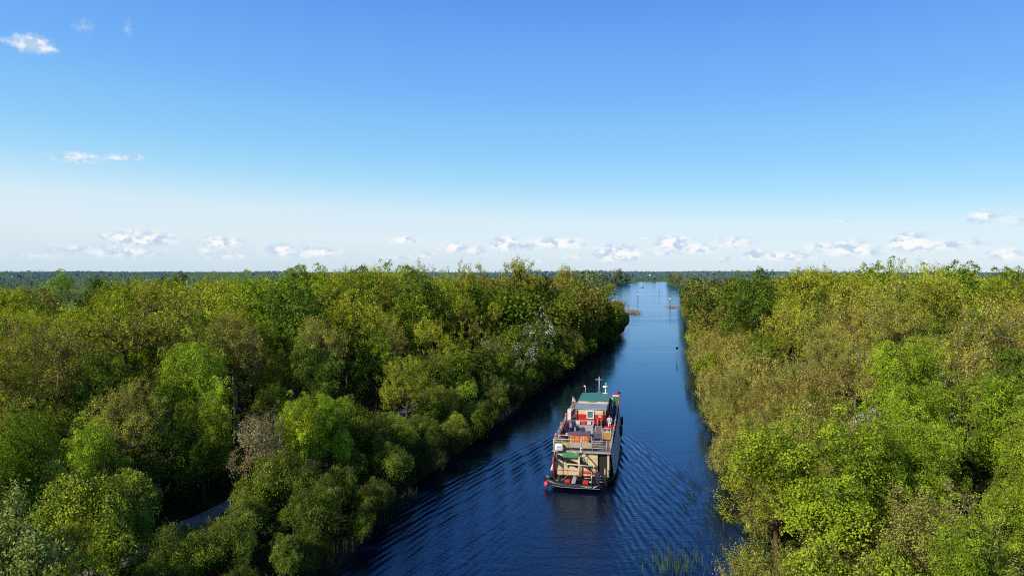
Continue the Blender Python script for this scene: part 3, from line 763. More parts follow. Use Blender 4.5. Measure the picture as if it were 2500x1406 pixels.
# ------------------------------------------------------------------ what nobody could count
def card_cloud(P,size,col,rng,up=.5,asp=.6):
    n=len(P); nr=rng.normal(size=(n,3)); nr[:,2]=np.abs(nr[:,2])+up; nr/=np.linalg.norm(nr,axis=1)[:,None]
    t1=np.cross(nr,rng.normal(size=(n,3))); t1/=np.linalg.norm(t1,axis=1)[:,None]+1e-9; t2=np.cross(nr,t1)
    s=(size*rng.uniform(.6,1.35,n))[:,None]
    V=np.stack([P-t1*s*.5,P+t2*s*asp*.5,P+t1*s*.5,P-t2*s*asp*.5],1).reshape(-1,3)
    return V,np.arange(4*n).reshape(n,4),np.repeat(np.concatenate([col,np.ones((n,1))],1),4,axis=0)
def attr_leaf(name,trans=.3):
    m,nt,out=new_mat(name); n=NT(nt)
    c=n.node('ShaderNodeAttribute',attribute_name='col').outputs['Color']
    d=n.node('ShaderNodeBsdfDiffuse'); n.put(d.inputs[0],c); t=n.node('ShaderNodeBsdfTranslucent'); n.put(t.inputs[0],c)
    mx=n.node('ShaderNodeMixShader'); mx.inputs[0].default_value=trans
    nt.links.new(d.outputs[0],mx.inputs[1]); nt.links.new(t.outputs[0],mx.inputs[2]); nt.links.new(mx.outputs[0],out.inputs[0]); return m
FOL=attr_leaf('foliage')
def far_woods():
    rng=np.random.default_rng(5); cx=[];cy=[]
    # continuous woodland behind the counted trees, then hedgerows and copses to the horizon
    n=26000; d=np.exp(rng.uniform(math.log(172),math.log(7000),n)); q=rng.uniform(-.86,.86,n)
    d=np.concatenate([d,np.exp(rng.uniform(math.log(180),math.log(1350),9000))]); q=np.concatenate([q,(rng.uniform(1375,1730,9000)-1250)/F]); n=len(d); x=q*d
    sd=water_sd(np.stack([x,d],1))
    px=1250+F*q; py=664+22*F/d
    ok=sd>3
    # density pattern: solid wood near, hedges and copses far
    hed=np.abs(np.sin(d*.0052+x*.0011+1.2*np.sin(x*.002)))<.13
    hed|=np.abs(np.sin(x*.0060-d*.0008+.7))<.08
    wood=(np.sin(x*.004+2)*np.sin(d*.0031+1)+.4*np.sin(x*.011+d*.006))>.48
    solid=(d<np.where(q<-.3,330,np.where(q<.14,430,800)))
    hollow=(np.abs(px-170)<60)&(d>170)&(d<385)                      # small meadow on the left
    field=(px>420)&(px<640)&(d>1500)&(d<2500)
    field|=(px>470)&(px<520)&(d>520)&(d<900)
    fall=np.exp(-np.maximum(0,d-500)/2600)
    dens=np.where(solid,1.0,np.where(hed|wood,.95,np.where(px<680,.035,.2)))
    lake=(px>1380)&(px<1700)&(d>330)&(d<1250)
    dens=np.where((px>1380)&(px<1720)&(d>430),1.0,dens)
    dens=np.where(d>2600,np.maximum(dens,.42),dens)
    ok&=(rng.uniform(size=n)<dens)&~hollow&~field
    for e in EXPL:
        if e[1]>300: ok&=~((np.abs(px-(1250+F*e[0]/e[1]))<12)&(d<e[1]+15)&(d>e[1]-150)&(d>335)&(px<600))
    hx,hd=P_(455,470),470
    ok&=~((np.abs(px-456)<11)&(d>270)&(d<478))
    x=x[ok];d=d[ok];sd=sd[ok]; o=np.argsort(d); x=x[o];d=d[o];sd=sd[o]
    # thin out by distance so that crowns keep their natural spacing
    keep=[];cell={}
    for i in range(len(x)):
        s=6.6+max(0,d[i]-200)*.010; s=min(s,30); s=min(s,8.5) if (1375<1250+F*x[i]/d[i]<1730 and d[i]<1350) else s; k=(int(x[i]//s),int(d[i]//s),int(s))
        if k in cell: continue
        cell[k]=1; keep.append(i)
    keep=np.array(keep); x=x[keep];d=d[keep];sd=sd[keep]; n=len(x)
    terr=terrain(x,d,sd)
    PV=[];SZ=[];CC=[]
    pal=np.array([(.25,.27,.03),(.20,.29,.022),(.29,.28,.055),(.06,.11,.016),(.22,.19,.045),(.14,.22,.022)])
    for i in range(n):
        q=x[i]/d[i]; sk=22.3 if d[i]<420 else 15
        H=sk*rng.uniform(.72,1.08)
        pxx=1250+F*q
        if d[i]>=300 and pxx<660: H=min(H,CAM_H-(CAM_H-6)*0-rng.uniform(1.5,5)) if d[i]<900 else H*.85
        if pxx<200 and d[i]<330: H*=.86
        if 640<pxx<1340 and d[i]<300: H=rng.uniform(18.5,22.6)
        if sd[i]<14 and d[i]<1100: H*=.8 if q<.2 else .95
        pass
        if 1380<pxx<1562 and 430<d[i]<1420: H=rng.uniform(15,25)
        if 1618<pxx<1720 and 430<d[i]<1420: H=rng.uniform(13,20)
        if 1562<=pxx<=1618 and d[i]>1150: H=rng.uniform(6,12)
        if d[i]>1400: H=rng.uniform(6,14)*(1+.8*math.sin(x[i]*.013+d[i]*.003)*math.sin(x[i]*.0047+1))
        if pxx<680 and 430<d[i]<1100 and math.sin(x[i]*.031+d[i]*.007)*math.sin(x[i]*.013-d[i]*.011+2)>.45: H=rng.uniform(14,20)
        if d[i]<430: H=skyline(x[i],d[i],H)*rng.uniform(.84,.99)
        rw=H*rng.uniform(.28,.42); 
        if d[i]>1400: rw*=1.5
        m=int(np.interp(d[i],[170,260,500,1200,3000,7000],[1500,750,260,90,36,20])); 
        cs=rw*np.interp(d[i],[170,500,1500,7000],[.105,.19,.40,.75])
        nl=7; lb=rng.normal(size=(nl,3)); lb/=np.linalg.norm(lb,axis=1)[:,None]; lb[:,2]=lb[:,2]*.7+.1
        li=rng.integers(0,nl,m); dv=rng.normal(size=(m,3)); dv/=np.linalg.norm(dv,axis=1)[:,None]
        p=lb[li]*.52+dv*.5*rng.uniform(.5,1,m)[:,None]**.5
        P=np.stack([x[i]+p[:,0]*rw,d[i]+p[:,1]*rw,terr[i]+H*.52+p[:,2]*H*.5],1); P[:,2]=np.maximum(P[:,2],terr[i]+.3)
        c=pal[rng.choice(6,p=[.28,.16,.16,.14,.14,.12])]*rng.uniform(.75,1.2)
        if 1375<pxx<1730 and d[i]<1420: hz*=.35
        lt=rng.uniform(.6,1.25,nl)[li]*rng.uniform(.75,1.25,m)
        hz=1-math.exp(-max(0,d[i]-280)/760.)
        col=(c[None,:]*lt[:,None])*(1-hz)+np.array([.185,.285,.36])*hz*(.75+.5*lt[:,None]*.5)  # distance haze is blended into the crown colour itself
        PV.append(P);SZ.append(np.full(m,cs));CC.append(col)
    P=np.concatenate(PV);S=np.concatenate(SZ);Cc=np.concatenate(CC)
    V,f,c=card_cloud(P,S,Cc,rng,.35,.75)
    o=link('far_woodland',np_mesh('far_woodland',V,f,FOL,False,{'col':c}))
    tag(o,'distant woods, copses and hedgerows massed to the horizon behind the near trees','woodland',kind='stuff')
    print('far crowns',n,'cards',len(P))
far_woods()
def undergrowth():
    rng=np.random.default_rng(9); n=170000
    d=np.sqrt(rng.uniform(22**2,150**2,n)); x=rng.uniform(-.85,.85,n)*d
    sd=water_sd(np.stack([x,d],1)); on=(sd>.35)&(np.abs(x-path_x(d))>1.15+.5*rng.uniform(size=n))
    x=x[on];d=d[on];sd=sd[on]
    h=.3+.9*np.abs(np.sin(x*.9+d*.35)*np.sin(d*.7-x*.4))+.3*rng.uniform(size=len(x))
    verge=np.abs(x-path_x(d))<2.8; h=np.where(verge,.18,h); h*=np.clip(sd/2,0.3,1)
    z=.85*sm(sd,0,2.6)+rng.uniform(size=len(x))**.6*h
    pal=np.array([(.035,.06,.012),(.06,.085,.016),(.10,.12,.03),(.10,.08,.04)])
    c=pal[rng.choice(4,len(x),p=[.4,.35,.15,.1])]*rng.uniform(.7,1.3,len(x))[:,None]
    V,f,cc=card_cloud(np.stack([x,d,z],1),np.full(len(x),.42),c,rng,.4,.6)
    o=link('undergrowth',np_mesh('undergrowth',V,f,FOL,False,{'col':cc}))
    tag(o,'dark brambles, nettles and grass covering the woodland floor and verges','undergrowth',kind='stuff')
undergrowth()
def reeds(name,label,pts,col,hh,lean=.12,w=.02,seed=1):
    rng=np.random.default_rng(seed); P=np.asarray(pts,float); n=len(P)
    a=rng.uniform(0,2*PI,n); h=hh*rng.uniform(.55,1.15,n); ln=lean*h*rng.uniform(.2,1.6,n)
    dx=np.cos(a)*ln; dy=np.sin(a)*ln; b=rng.uniform(0,2*PI,n); wx=np.cos(b)*w; wy=np.sin(b)*w
    z0=np.full(n,-.1)
    v=np.stack([np.stack([P[:,0]-wx,P[:,1]-wy,z0],1),np.stack([P[:,0]+wx,P[:,1]+wy,z0],1),
                np.stack([P[:,0]+wx*.8+dx*.4,P[:,1]+wy*.8+dy*.4,h*.6],1),np.stack([P[:,0]-wx*.8+dx*.4,P[:,1]-wy*.8+dy*.4,h*.6],1),
                np.stack([P[:,0]+dx+wx*.2,P[:,1]+dy+wy*.2,h],1),np.stack([P[:,0]+dx-wx*.2,P[:,1]+dy-wy*.2,h],1)],1).reshape(-1,3)
    i=np.arange(n)[:,None]*6; f=np.concatenate([i+np.array([[0,1,2,3]]),i+np.array([[3,2,4,5]])])
    c=np.array(col)*rng.uniform(.6,1.3,n)[:,None]; c=np.repeat(np.concatenate([c,np.ones((n,1))],1),6,axis=0)
    o=link(name,np_mesh(name,v,f,FOL,False,{'col':c})); tag(o,label,'reeds',kind='stuff'); return o
rg=np.random.default_rng(3)
c0=at_z(1650,1385); q=rg.normal(size=(260,2))*np.array([1.2,1.3]); reeds('reed_bed','green reeds rising out of the water at the bottom centre right',q+np.array(c0[:2]),(.11,.17,.03),1.0,.25,.011,2)
d=rg.uniform(51,84,240); t=rg.uniform(0,1,240)
X=right_x(d)-.4-3.6*t*t-1.2*np.abs(np.sin(d*.8)); reeds('reed_bed','thin sparse green reeds in the shallows under the right bank willows',np.stack([X,d],1),(.10,.15,.03),1.2,.2,.009,4)
d=rg.uniform(49,66,700); X=left_x(d)+.5*np.sin(d*.31)+rg.uniform(-.6,.7,700); reeds('reed_bed','dead grey brown reeds fringing the near left water edge',np.stack([X,d],1),(.10,.085,.05),1.2,.16,.014,5)
c0=at_z(1543,763); q=rg.normal(size=(1300,2))*np.array([1.7,5.5]); reeds('reed_bed','beige reed bed at the tip of the left point',q+np.array(c0[:2]),(.62,.48,.29),1.5,.16,.05,6)
c0=at_z(1642,750); q=rg.normal(size=(260,2))*np.array([1.8,5.0]); reeds('reed_bed','small brownish reed bed off the right bank beside the channel posts',q+np.array(c0[:2]),(.50,.38,.30),1.2,.12,.05,7)
d=rg.uniform(116,134,260); X=right_x(d)-.5-3.0*rg.uniform(size=260)**2; reeds('reed_bed','thin dark reeds standing by the round channel marker',np.stack([X,d],1),(.08,.10,.04),2.2,.1,.018,8)
# ------------------------------------------------------------------ the barge (boat frame: X to starboard, Y ahead, Z up)
CREAM=paint('cream_paint',(.62,.52,.34),.45,.08,2,dirt=.35); BOARD=paint('weathered_board',(.38,.33,.24),.6,.12,1.2,dirt=.4); CREAM_W=paint('cream_panel',(.60,.49,.31),.5,.08,1.2,dirt=.3)
RED=paint('red_paint',(.55,.018,.014),.4,.1,2); DKRED=paint('dark_red_paint',(.22,.015,.018),.45,.15,3)
GREEN=paint('green_paint',(.035,.20,.07),.5,.15,1.5,dirt=.3,dirtcol=(.2,.25,.12)); TEAL=paint('green_roof_paint',(.055,.23,.165),.5,.16,1.1,dirt=.4,dirtcol=(.16,.33,.26))
GREYROOF=paint('grey_roof_paint',(.30,.32,.37),.55,.12,1.2,dirt=.3,dirtcol=(.2,.2,.2)); DECKM=paint('deck_paint',(.14,.12,.15),.7,.2,1.5,dirt=.4,dirtcol=(.25,.2,.17))
HULLM=paint('hull_side_paint',(.78,.77,.72),.75,.12,.8,dirt=.4,dirtcol=(.2,.2,.18),spec=.15); BLACK=paint('black_paint',(.012,.012,.014),.4,.2,2)
WHITE=paint('white_paint',(.78,.78,.76),.35,.05,2); DARK=paint('dark_interior',(.012,.011,.010),.8); RUB=paint('black_rubber',(.016,.016,.018),.6,.3,4)
TUBE=paint('boat_tube_fabric',(.022,.022,.026),.42,.2,3); GREYP=paint('grey_plastic',(.34,.35,.37),.4,.1,3); NAVY=paint('engine_cowl',(.025,.034,.055),.3,.2,3)
WICK=paint('grey_wicker',(.33,.31,.33),.8,.3,14); WICKB=paint('brown_wicker',(.16,.12,.11),.8,.3,14); CUSH=paint('pale_cushion',(.50,.46,.44),.9,.1,4)
ORANGE=paint('orange_canvas',(.75,.17,.035),.75,.15,2); TAN=paint('tan_board',(.40,.26,.06),.6,.15,2); PINK=paint('pink_buoy_vinyl',(.60,.055,.10),.35,.1,3)
GLASS=paint('window_glass',(.10,.19,.22),.08,.3,2,spec=.9); STEEL=paint('steel',(.45,.45,.45),.35,.1,4,metal=.6); ROPE=paint('rope',(.38,.30,.20),.9,.2,9)
YEL=paint('yellow_green_panel',(.42,.42,.06),.6,.15,3); BRWN=paint('brown_timber',(.10,.06,.035),.7,.25,3)
SKIN=paint('skin',(.50,.29,.20),.55,.06,6); HAIR=paint('dark_hair',(.02,.014,.01),.6,.2,20)

def bl0(x,y,z): return BM @ Vector((x,y,z))
barge=empty('barge',BOAT,-HEAD,'long cream and red passenger barge with a green wheelhouse roof, seen from astern','barge')
# hull
st=[(-.35,2.72,3.35),(.8,2.95,3.3),(4,3.08,3.3),(18,3.12,3.3),(23,3.08,3.35),(26,2.75,3.5),(28.5,2.0,3.75),(30.2,1.05,4.0),(31.2,.06,4.2)]
rows=[]
for (y,hw,zt) in st:
    f=.86 if y<1 else 1.0; fl=min(1,max(.25,(y+.35)/1.5))*(1 if y<24 else .3)
    prof=[(-.0,-.9),(-hw*.7*f,-.85),(-hw*.96*f,-.4),(-hw*.99-.40*fl,.35),(-hw-.38*fl,.95),(-hw,zt)]
    full=prof+[(-px_,z) for px_,z in prof[::-1][:-1]]
    rows.append([(px_,y,z) for px_,z in full])
bot=MB(); n_=len(rows[0]); bot.grid([r[0:5] for r in rows]); bot.grid([r[n_-4:n_]+r[0:1] for r in rows])
bot.add([(-2.70,-.36,-.8),(2.70,-.36,-.8),(2.70,-.36,.95),(-2.70,-.36,.95)],[(0,1,2,3)])
bot.build('hull',BLACK,barge)
top=MB(); top.grid([r[4:6] for r in rows[1:]]); top.grid([r[n_-5:n_-3] for r in rows[1:]]); hs=top.build('hull_side',HULLM,barge)
sd_=hs.modifiers.new('thick','SOLIDIFY'); sd_.thickness=.06; sd_.offset=0
fd=MB(); fd.grid([[(x,y,z-.06) for x,y,z in r[5:7]] for r in rows[4:]]); fd.build('foredeck',DECKM,barge)
# rubbing strakes and weld seams along the side
rb=MB()
for z,ex in ((1.0,.40),(2.15,.2),(3.28,.03)):
    for s in (-1,1):
        rb.tube([(s*(hw+ex*(1 if y<24 else .3)),y,z if z<3 else zt-.05) for (y,hw,zt) in st[1:]],.055,6)
rb.build('rubbing_strake',HULLM,barge,True)
# aft deck and side wing
d=MB(); d.box((0,.1,.92),(5.35,1.0,.08)); d.build('aft_deck',DKRED,barge)
w=MB(); w.box((-2.78,-.55,2.55),(.07,1.9,.42)); w.box((-2.78,-.15,1.15),(.07,.9,.5)); w.tube([(-2.78,-1.45,.95),(-2.78,-1.45,3.5)],.04); w.build('wing_board',DKRED,barge)
# aft cabin wall
wl=MB()
wl.box((-2.2+.15,.2,2.25),(1.25,.1,2.6)); wl.box((.12,.2,2.25),(3.05,.1,2.6)); wl.box((2.02+.12,.2,3.42),(.98,.1,.24)); wl.box((2.73,.2,2.25),(.2,.1,2.6))
wl.build('aft_wall',CREAM_W,barge).location=(0,-.55,0)
cab=MB(); cab.box((0,12.05,2.2),(5.6,24.5,2.7)); cab.build('cabin_block',DARK,barge)
sm_=MB()
for x in (-1.42,-.25,.62): sm_.box((x,.143,2.25),(.025,.012,2.6))
for z in (2.7,2.05): sm_.box((.9,.143,z),(1.4,.012,.018))
sm_.build('panel_seam',BRWN,barge).location=(0,-.55,0)
ps=MB(); ps.box((-.27,.10,2.2),(.22,.08,2.55)); ps.build('wall_post',CREAM_W,barge).location=(0,-.55,0)
rs_=MB(); rs_.box((-.55,.142,1.42),(4.1,.02,.07)); rs_.box((.55,.10,1.28),(1.5,.05,.16)); rs_.build('red_stripe',RED,barge).location=(0,-.55,0)
gp=MB(); gp.add([(-2.0,-.70,3.41),(-.22,-.70,3.41),(-.34,-.84,2.90),(-1.92,-.84,2.90),(-2.0,-.67,3.40),(-.22,-.67,3.40),(-.34,-.81,2.89),(-1.92,-.81,2.89)],[(0,1,2,3),(4,7,6,5),(0,4,5,1),(1,5,6,2),(2,6,7,3),(3,7,4,0)])
gp.build('green_awning',GREEN,barge)
stair=MB()
stair.tube([(.15,-.02,3.5),(1.42,-.02,2.2),(1.42,-.02,1.2)],.035,6); stair.tube([(.05,-.02,2.95),(1.15,-.02,1.35)],.03,6)
stair.build('stair_rail',BRWN,barge).location=(0,-.55,0)
gk=empty('shadow_slab',bl0(0,-.49,0),-HEAD,'black slab added as the slanting shadow on the cream stern wall','shadow_slab')  # dark slabs added in place of a slanting shadow on the wall
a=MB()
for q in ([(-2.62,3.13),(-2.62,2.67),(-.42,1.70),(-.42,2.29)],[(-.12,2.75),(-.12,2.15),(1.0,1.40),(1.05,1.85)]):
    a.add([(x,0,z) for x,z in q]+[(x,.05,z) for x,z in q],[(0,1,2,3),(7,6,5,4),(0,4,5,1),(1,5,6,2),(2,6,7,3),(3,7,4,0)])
a.build('flat_panel',BLACK,gk)
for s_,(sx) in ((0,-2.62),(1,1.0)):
    a=MB(); a.box((sx,.02,2.9 if s_==0 else 1.62),(.06,.09,.5)); a.build('slab_end',STEEL,gk)
# upper deck
ud=MB(); ud.box((0,11.9,3.5),(5.95,25.2,.16)); ud.build('upper_deck',DECKM,barge)
eb=MB(); eb.box((0,-.74,3.51),(5.95,.09,.19)); eb.build('deck_edge_beam',BOARD,barge)
# rails
def railing(path,zs,base,post,name='railing',mat=CREAM,r=.022):
    mb=MB()
    for z in zs: mb.tube([(x,y,z) for x,y in path],r,6)
    for (x,y) in post: mb.tube([(x,y,base),(x,y,max(zs))],r*1.15,6)
    return mb.build(name,mat,barge,True)
zs=(3.95,4.22,4.46,4.70)
railing([(-2.85,-.7),(-.05,-.7)],zs,3.58,[(-2.85,-.7),(-2.0,-.7),(-1.05,-.7),(-.05,-.7)],'stern_railing')
railing([(1.12,-.7),(2.92,-.7)],zs,3.58,[(1.12,-.7),(2.55,-.7),(2.92,-.7)],'stern_railing')
railing([(-2.6,.9),(.95,.9)],(4.35,4.75),3.58,[(-2.6,.9),(-1.45,.9),(.1,.9),(.95,.9)],'inner_railing')
LP=[(-2.9,-.7)]+[(-2.93,y) for y in np.arange(1,24.1,1.45)]; RP=[(2.95,-.7)]+[(3.02,y) for y in np.arange(1,24.1,1.45)]
railing(LP,(3.95,4.3,4.65),3.58,LP,'side_railing'); railing(RP,(3.95,4.3,4.65),3.58,RP,'side_railing')
dg=MB(); dg.box((-2.86,8.6,3.86),(.03,7.5,.46)); dg.box((2.95,10.5,3.86),(.03,11,.46)); dg.build('side_dodger',RED,barge)
bd=MB(); bd.box((-.72,-.745,4.18),(1.25,.03,.52)); bd.box((.55,-.745,4.2),(1.12,.03,.6)); bd.build('railing_board',BOARD,barge)
yp=MB(); yp.box((-1.72,-.65,4.1),(.62,.03,.5)); yp.build('yellow_panel',YEL,barge)
sp_=MB(); sp_.tube([(-.02,-.82,3.5),(-.02,-.82,5.0)],.04); sp_.box((-.02,-.85,3.75),(.22,.08,.42)); sp_.build('stern_light_post',WHITE,barge)
sl_=MB(); sl_.lathe([(.05,-.1),(.06,.1)],8,(-.02,-.91,3.78)); sl_.build('stern_light',BLACK,barge)
# deck house
dh=MB(); dh.box((.08,12.35,3.95),(3.5,2.65,.7)); dh.box((.08,12.35,4.66),(3.5,2.65,.72)); o=dh.build('deck_house_red_band',RED,barge)
dc=MB(); dc.box((.08,12.35,5.28),(3.54,2.69,.62)); dc.build('deck_house_wall',CREAM,barge)
dr=MB(); dr.add([(-1.82,10.85,5.60),(1.98,10.85,5.60),(1.98,13.8,5.72),(-1.82,13.8,5.72),(-1.82,10.85,5.70),(1.98,10.85,5.70),(1.98,13.8,5.80),(-1.82,13.8,5.80)],[(3,2,1,0),(4,5,6,7),(0,1,5,4),(1,2,6,5),(2,3,7,6),(3,0,4,7)]); dr.build('deck_house_roof',GREYROOF,barge)
wf=MB(); 
for (cx,cz,sx,sz) in ((.05,5.39,.82,.11),(.05,4.53,.82,.11),(-.33,4.96,.11,.97),(.43,4.96,.11,.97)): wf.box((cx,10.94,cz),(sx,.12,sz))
fr=wf.build('window_frame',WHITE,barge); g=MB(); g.box((.05,10.985,4.96),(.66,.03,.76)); g.build('pane',GLASS,fr)
po=MB(); po.box((1.22,10.985,4.92),(.34,.03,.58)); pp=po.build('notice_board',CREAM,barge)
em=MB(); em.lathe([(.12,0),(.12,.012)],16,(0,0,0),Matrix.Rotation(PI/2,4,'X')); em.v=[(x+1.22,y+10.965,z+4.96) for x,y,z in em.v]; em.box((1.22,10.955,4.80),(.22,.01,.035)); em.build('green_emblem',GREEN,pp)
ew=MB(); ew.lathe([(.06,0),(.06,.014)],14,(0,0,0),Matrix.Rotation(PI/2,4,'X')); ew.v=[(x+1.22,y+10.952,z+4.97) for x,y,z in ew.v]; ew.build('emblem_centre',WHITE,pp)
for x in (-1.55,1.62):
    p=MB(); p.tube([(x,10.9,3.6),(x,10.9,5.45)],.045); p.lathe([(.07,-.18),(.08,0),(.03,.16)],8,(x,10.9,5.35)); p.build('lamp_pipe',BLACK,barge)
# wheelhouse
wh=MB(); wh.box((.2,16.75,4.2),(3.35,5.7,1.2)); wh.build('wheelhouse_red_band',RED,barge)
wc=MB(); wc.box((.2,16.75,5.3),(3.4,5.75,1.15)); wc.build('wheelhouse_wall',CREAM,barge)
rf=MB()
rows_=[]
for y in (13.72,15.6,17.7,19.9):
    rows_.append([(x,y,6.02-.05*((x-.2)/1.8)**2) for x in np.linspace(-1.68,2.08,9)])
rf.grid(rows_); o=rf.build('wheelhouse_roof',TEAL,barge); s_=o.modifiers.new('thick','SOLIDIFY'); s_.thickness=.1; s_.offset=-1
fa=MB(); fa.box((.2,13.69,5.9),(3.62,.06,.22)); fa.box((-1.66,16.8,5.88),(.06,6.2,.16)); fa.box((2.06,16.8,5.88),(.06,6.2,.16)); fa.build('roof_fascia',CREAM,barge)
gb=MB(); gb.tube([(-.4,13.62,5.98),(.6,13.62,6.0)],.025); gb.build('grab_rail',DKRED,barge)
for y in (14.6,16.2,17.8,19.0):
    for s in (-1,1):
        f_=MB(); x=.2+s*1.705
        for (dy,dz,sy,sz) in ((0,.36,1.1,.05),(0,-.36,1.1,.05),(.53,0,.05,.7),(-.53,0,.05,.7)): f_.box((x,y+dy,5.32+dz),(.05,sy,sz))
        fo=f_.build('side_window',WHITE,barge); g=MB(); g.box((x-s*.005,y,5.32),(.03,1.02,.68)); g.build('pane',GLASS,fo)
mst=MB(); mst.tube([(.55,20.1,5.9),(.55,20.1,7.9),(.55,20.1,8.15)],[.07,.05,.035],8); mst.tube([(.05,20.1,7.75),(1.05,20.1,7.75)],.025); o=mst.build('mast',WHITE,barge,True)
tl=MB(); tl.lathe([(.06,0),(.07,.16),(.02,.22)],8,(.55,20.1,8.15)); tl.build('masthead_light',BLACK,o)
ra=MB(); ra.tube([(1.42,19.9,5.95),(1.42,19.9,6.75)],.09,8); ra.box((1.42,19.9,5.99),(.6,.4,.1)); ra.lathe([(.06,0),(.32,.03),(.36,.12),(.32,.25),(.1,.3)],16,(1.38,19.9,6.72)); ra.tube([(1.44,19.9,7.0),(1.44,19.9,7.2)],.03); o=ra.build('radar',WHITE,barge,True)
rb2=MB(); rb2.lathe([(.02,-.02),(.11,.05),(.12,.12),(.04,.2)],10,(1.46,19.9,7.2)); rb2.build('radar_beacon',paint('pale_blue',(.35,.6,.75),.4),o,True)
se=MB(); se.tube([(-1.2,19.7,5.95),(-1.2,19.7,6.5),(-1.25,19.7,6.75)],.03); se.lathe([(.03,-.1),(.16,0),(.13,.1),(.03,.14)],10,(-1.32,19.7,6.85)); se.build('search_light',WHITE,barge,True)
an=MB(); an.tube([(-.85,19.8,5.95),(-.85,19.8,6.75)],.035); an.box((-.85,19.8,6.45),(.3,.06,.06)); an.lathe([(.06,0),(.06,.3)],8,(-.87,19.8,6.25)); an.box((-1.45,19.7,6.2),(.22,.2,.3)); an.box((.85,19.9,6.12),(.2,.12,.2),.4); an.build('roof_aerial',BLACK,barge)
# forward wing screens
for s in (1,):
    a=MB(); a.box((s*2.62+.05,24.1,4.2),(.95,.06,1.1)); wg=a.build('forward_screen',GREEN,barge)
    b=MB(); b.box((s*2.6+.05,24.02,4.98),(1.0,.08,.16)); b.build('screen_rail',WHITE,wg)
    c=MB(); c.box((s*2.6+.05,24.05,5.2),(1.05,.1,.14)); c.box((s*3.07,24.0,4.5),(.13,.2,1.6)); c.build('screen_trim',RED,wg)
    l=MB(); l.box((s*3.05,24.1,5.42),(.42,.3,.16)); l.lathe([(.11,0),(.11,.12)],8,(s*3.05,24.05,5.28)); l.build('side_light',BLACK,wg)
# davit for the dinghy
dv=MB(); dv.tube([(-.22,-.62,.95),(-.22,-.70,2.98)],.085,8); dv.tube([(-.22,-.70,2.98),(-.88,-.78,3.62)],.045); dv.tube([(-.22,-.70,2.98),(.88,-.72,3.6)],.028)
dv.tube([(-1.62,-.74,2.2),(1.25,-.74,2.06)],.07,8); dv.box((-1.64,-.76,2.2),(.06,.2,.46),0,0,.25); dv.box((1.27,-.76,2.08),(.05,.16,.4),0,0,.2); dv.tube([(-.03,-.6,.9),(-.03,-.62,2.1)],.05); dv.tube([(.6,-.72,2.05),(.6,-.72,1.6)],.012)
dv.build('davit',CREAM,barge,True)
# stern ladder rails
la=MB(); la.tube([(2.45,-.95,.25),(2.42,-.85,1.95)],.05,8)
for z in (.55,.85,1.15): la.tube([(1.5,-.8,z),(2.45,-.9,z),(2.85,-.3,z+.05)],.028)
la.tube([(2.45,-.88,1.6),(2.9,-.25,1.7),(2.92,.6,2.2)],.03); la.tube([(.3,-.7,1.15),(1.0,-.7,1.15)],.03); la.tube([(.3,-.75,.82),(1.0,-.75,.82)],.03)
la.build('stern_ladder',CREAM,barge,True)
# gate on the side passage
ga=MB(); ga.box((2.4,8.3,4.12),(1.1,.05,.28)); ga.build('passage_gate',RED,barge)
dk=MB(); dk.box((1.5,3.0,3.72),(1.0,1.9,.26)); hk=dk.build('deck_hatch',DECKM,barge)
dt=MB(); dt.box((1.5,2.03,3.78),(1.04,.05,.1)); dt.build('hatch_trim',DKRED,hk)

# ------------------------------------------------------------------ things on and around the barge
def bl(x,y,z): return BM @ Vector((x,y,z))
def bthing(name,x,y,z,label,cat,group=None,rz=0.0): return empty(name,bl(x,y,z),-HEAD+rz,label,cat,group)
# rib dinghy
t=bthing('dinghy',-.6,-1.72,.0,'black inflatable dinghy slung across the stern of the barge','dinghy')
pts=[(2.9,-.62,.46),(1.0,-.66,.44),(-.8,-.66,.46),(-1.9,-.58,.56),(-2.6,-.36,.74),(-2.95,0,.9),(-2.6,.36,.74),(-1.9,.58,.56),(-.8,.66,.46),(1.0,.66,.44),(2.9,.62,.46)]
m_=MB(); m_.tube(pts,[.10]+[.25]*9+[.10],12); m_.build('tube',TUBE,t,True)
m_=MB(); rows_=[]
for (x,w_,zk,zs_) in ((2.75,.6,.02,.3),(1,.62,.0,.3),(-1,.6,.03,.32),(-2,.45,.2,.45),(-2.75,.1,.55,.75)):
    rows_.append([(x,-w_,zs_),(x,-w_*.6,zs_*.45+zk*.55),(x,0,zk),(x,w_*.6,zs_*.45+zk*.55),(x,w_,zs_)])
m_.grid(rows_); m_.build('hull',GREYP,t)
m_=MB(); m_.box((.4,0,.36),(4.4,1.0,.05)); m_.build('floor',BLACK,t)
m_=MB(); m_.box((-.05,.0,.82),(.42,.55,.8),0,0,.28,.85); m_.build('steering_console',GREYP,t,bevel=.04)
m_=MB(); m_.tube([(.15,0,1.25),(.28,0,1.32)],.03); m_.torus(.16,.02,(.28,0,1.3),Matrix.Rotation(PI/2-.4,4,'Y')); m_.build('steering_wheel',BLACK,t)
m_=MB(); m_.box((-.72,0,.62),(.5,.6,.4)); m_.build('seat',RED,t,bevel=.05)
m_=MB(); m_.box((1.15,0,.66),(.55,.75,.3)); m_.build('seat',RED,t,bevel=.05)
m_=MB(); m_.box((2.3,0,1.55),(.62,.42,.55),0,0,.1,.8); m_.box((2.35,0,1.05),(.36,.3,.6)); m_.box((2.45,0,.4),(.2,.12,.8)); en=m_.build('outboard_motor',NAVY,t,bevel=.06)
m_=MB(); m_.tube([(1.95,0,1.5),(1.5,0,1.62)],.03); m_.build('tiller',BLACK,en)
m_=MB(); m_.tube([(1.75,-.5,.5),(1.75,-.45,1.75),(1.75,.45,1.75),(1.75,.5,.5)],.035); m_.build('stern_frame',STEEL,t,True)
